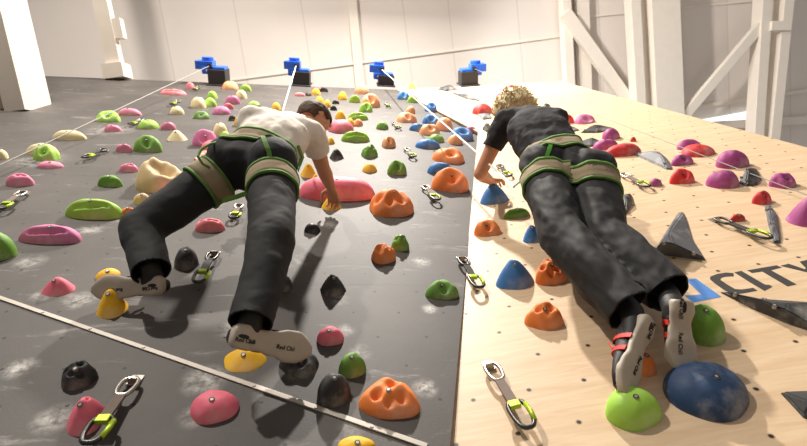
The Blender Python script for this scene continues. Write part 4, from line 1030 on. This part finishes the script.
    bm = bmesh.new(); bm.from_mesh(me)
    for s in 'LR':
        sh, el = J['sh' + s], J['el' + s]; d = (el - sh).normalized(); co = sh.lerp(el, P['sleeve'])
        near = [v for v in bm.verts if (v.co - co).length < .13 and (v.co - sh).dot(d) > 0]; g = set(near)
        geom = near + [e for e in bm.edges if e.verts[0] in g and e.verts[1] in g] + [f for f in bm.faces if all(v in g for v in f.verts)]
        bmesh.ops.bisect_plane(bm, geom=geom, plane_co=co, plane_no=d, clear_outer=True)
    sm_ = bpy.data.meshes.new('shirt'); bm.to_mesh(sm_); bm.free()
    sh_ = link('shirt', sm_, P['shm'], body, I, smooth=True); sh_['label'] = P['shlabel']
    sm = sh_.modifiers.new('cloth', 'SOLIDIFY'); sm.thickness = .005; sm.offset = -1
    # ---- harness
    tree = bvh([trm, sm_]); tl = bvh([trm]); eye = V3((0, 0, EYE))
    wc = hipm.lerp(shm, P['belt'])
    har = from_bm('harness', band(tree, wc, ax + fr * P.get('belttilt', 0), .085, .005, .007), M['webbing'], body, I, smooth=True); har['label'] = 'beige climbing harness with green edges'
    for q in (-.048, .048):
        from_bm('belt_edging', band(tree, wc + ax * q, ax + fr * P.get('belttilt', 0), .012, .007, .008, rows=2), M['green'], har, I, smooth=True)
    for s in 'LR':
        hp, kn = J['hip' + s], J['knee' + s]; d = (kn - hp).normalized(); c = hp.lerp(kn, P['loop'])
        tilt = (d + ax * 0 + V3(P['looptilt' + s])).normalized()
        lp = from_bm('leg_loop', band(tl, c, tilt, .085, .005, .006, reach=.22, rmax=P['rmax']), M['webbing'], har, I, smooth=True)
        for q in (-.047, .047):
            from_bm('leg_loop_edging', band(tl, c + tilt * q, tilt, .011, .006, .008, reach=.22, rmax=P['rmax'], rows=2), M['green'], har, I, smooth=True)
    for pts in P['straps']:
        from_bm('riser_strap', strap(tree, pts, .02, eye), M['green_bright'] if P['bright'] else M['green'], har, I)
    for pts in P['gear']:
        bm = bmesh.new(); bm_tube(bm, pts, .006, 8); g = from_bm('gear_loop', bm, M['green'], har, I, smooth=True)
    # ---- shoes
    for s in 'LR':
        kn, an, he, to = J['knee' + s], J['ank' + s], J['heel' + s], J['toe' + s]
        dn = V3(P['sole' + s]).normalized(); f = (to - he).normalized(); dn = (dn - f * dn.dot(f)).normalized()
        bm = bmesh.new(); bm_chain(bm, [an.lerp(kn, .18), an, an.lerp(he, .55) - dn * .02 + f * .03, he.lerp(to, .3) - dn * .035], [.043, .042, .042, .036], 16)
        o = link('sock', fuse(bm, .008, 4), M['shoe_black'], body, I, smooth=True); o['label'] = 'black ankle sock'
    for s in 'LR': shoe(body, J['heel' + s], J['toe' + s], P['sole' + s], 1 if s == 'L' else -1, P['marks'])
    return body

climber(C1, dict(label='person in white t-shirt and black trousers climbing the black wall, seen from below', face=(.55, .62, -.1), up=(.25, -.3, 1), backL=(-1, -.2, .2), backR=(.2, -1, .5), hair=M['hair_dark'], hairlabel='short dark brown hair',
    fluff=.005, curl=60, locks=0, hairscale=(.985, .985, .985), hs=1.0, tr=(.108, .104, .092, .083, .077), trm=M['trousers'], trlabel='black climbing trousers', waist=.34, seed=1, cuff=.03, marks=((.13, .019), (.66, .02)),
    folds=[(.006, 8, (1, 1, .7)), (.002, 22, (.8, .8, 1.1))], shirt=[(.22, .15, .115), (.4, .165, .125), (.65, .175, .13), (.88, .17, .11), (1.0, .13, .085)], sleeve=.5, shm=M['shirt_white'], shlabel='off-white short-sleeved t-shirt',
    sfolds=[(.008, 9, (1, 1, .7)), (.004, 20, (1, 1, .8))], rmax=.128, belt=.24, loop=.27, looptiltL=(0, 0, 0), looptiltR=(0, 0, 0), straps=STRAPS1, gear=GEAR1, bright=False, soleL=(.1, -.55, -.9), soleR=(.15, -.75, -.85)))
climber(C2, dict(label='person with blond hair in black t-shirt and baggy black trousers climbing the plywood wall', face=(-.05, 1, -.1), up=(.1, -.15, 1), backL=(-.3, -.8, .5), backR=(.3, -.8, .5), hair=M['hair_blond'], hairlabel='tousled blond hair',
    fluff=.010, curl=16, locks=380, hairscale=(1.5, 1.25, 1.15), hairlow=3, hs=1.05, tr=(.118, .12, .106, .106, .094), trm=M['trousers2'], trlabel='baggy washed black trousers', waist=.28, seed=4, cuff=.0, marks=((.13, .019), (.62, .02)),
    folds=[(.011, 6, (1.7, 1.7, .4)), (.006, 14, (1.3, 1.3, .6))], shirt=[(.14, .15, .12), (.35, .16, .125), (.65, .175, .13), (.88, .175, .115), (1.0, .13, .085)], sleeve=.5, shm=M['shirt_black'], shlabel='black short-sleeved t-shirt',
    sfolds=[(.009, 9, (1, 1, .7)), (.004, 20, (1, 1, .8))], rmax=.15, belt=.22, loop=.24, looptiltL=(0, 0, 0), looptiltR=(0, 0, 0), straps=STRAPS2, gear=GEAR2, bright=True, soleL=(.8, -.75, -.35), soleR=(.0, -1, -.35)))

# ---------------------------------------------------------------- light
def lamp(name, loc, target, power, size, color):
    l = bpy.data.lights.new(name, 'AREA'); l.shape = 'DISK'; l.size = size; l.energy = power; l.color = color
    o = bpy.data.objects.new(name, l); COL.objects.link(o); o.location = loc
    o.rotation_euler = (V3(target) - V3(loc)).to_track_quat('-Z', 'Y').to_euler()
    return o
lamp('hall_lamp', (.2, -2.7, 10.9), (0.2, 1.2, 6.5), 940, .3, (1, .94, .86))
lamp('hall_lamp', (-4.5, -6.5, 9.2), (-1.2, 1.2, 5), 820, .3, (1, .93, .84))
lamp('roof_fill', (-2.5, 4.5, 8.2), (-2.0, 2.5, 13), 28, .8, (1, .95, .9))  # added fill, hidden behind the wall, brightens the roof at left
lamp('roof_fill', (4.5, 4.0, 7.2), (4.0, 2.0, 12), 30, .8, (.95, .97, 1))  # second added fill behind the wall, for the roof at right
l = bpy.data.lights.new('beam_fill', 'SPOT'); l.energy = 300; l.spot_size = .55; l.spot_blend = .6; l.shadow_soft_size = .3; l.color = (1, .9, .8)  # added spot out of view, brightens the beam at far left
o = bpy.data.objects.new('beam_fill', l); COL.objects.link(o); o.location = (-5.2, -4.5, 1.0); o.rotation_euler = (V3((-4.4, -.2, 9)) - V3(o.location)).to_track_quat('-Z', 'Y').to_euler()
l = bpy.data.lights.new('beam_fill', 'SPOT'); l.energy = 3800; l.spot_size = .6; l.spot_blend = .6; l.shadow_soft_size = .3; l.color = (1, .96, .92)  # added spot out of view, lights the right trusses from their left
o = bpy.data.objects.new('beam_fill', l); COL.objects.link(o); o.location = (-4, -3.5, 7.0); o.rotation_euler = (V3((6.2, .8, 12)) - V3(o.location)).to_track_quat('-Z', 'Y').to_euler()
w = bpy.data.worlds.new('hall'); SC.world = w; w.use_nodes = True
bg = w.node_tree.nodes['Background']; bg.inputs[0].default_value = (1.0, .95, .9, 1); bg.inputs[1].default_value = .36

# ---------------------------------------------------------------- camera
cam = bpy.data.cameras.new('camera'); co = bpy.data.objects.new('camera', cam); COL.objects.link(co)
cam.sensor_width = 36; cam.lens = LENS; cam.clip_start = .02
cam.dof.use_dof = True; cam.dof.focus_distance = 2.3; cam.dof.aperture_fstop = 4.0
co.matrix_world = basis(*CAM, (0, 0, EYE))
SC.camera = co
SC.view_settings.view_transform = 'Standard'; SC.view_settings.look = 'None'; SC.view_settings.exposure = 0.12; SC.view_settings.gamma = 1.0; SC.view_settings.use_curve_mapping = False
SC.cycles.use_denoising = True
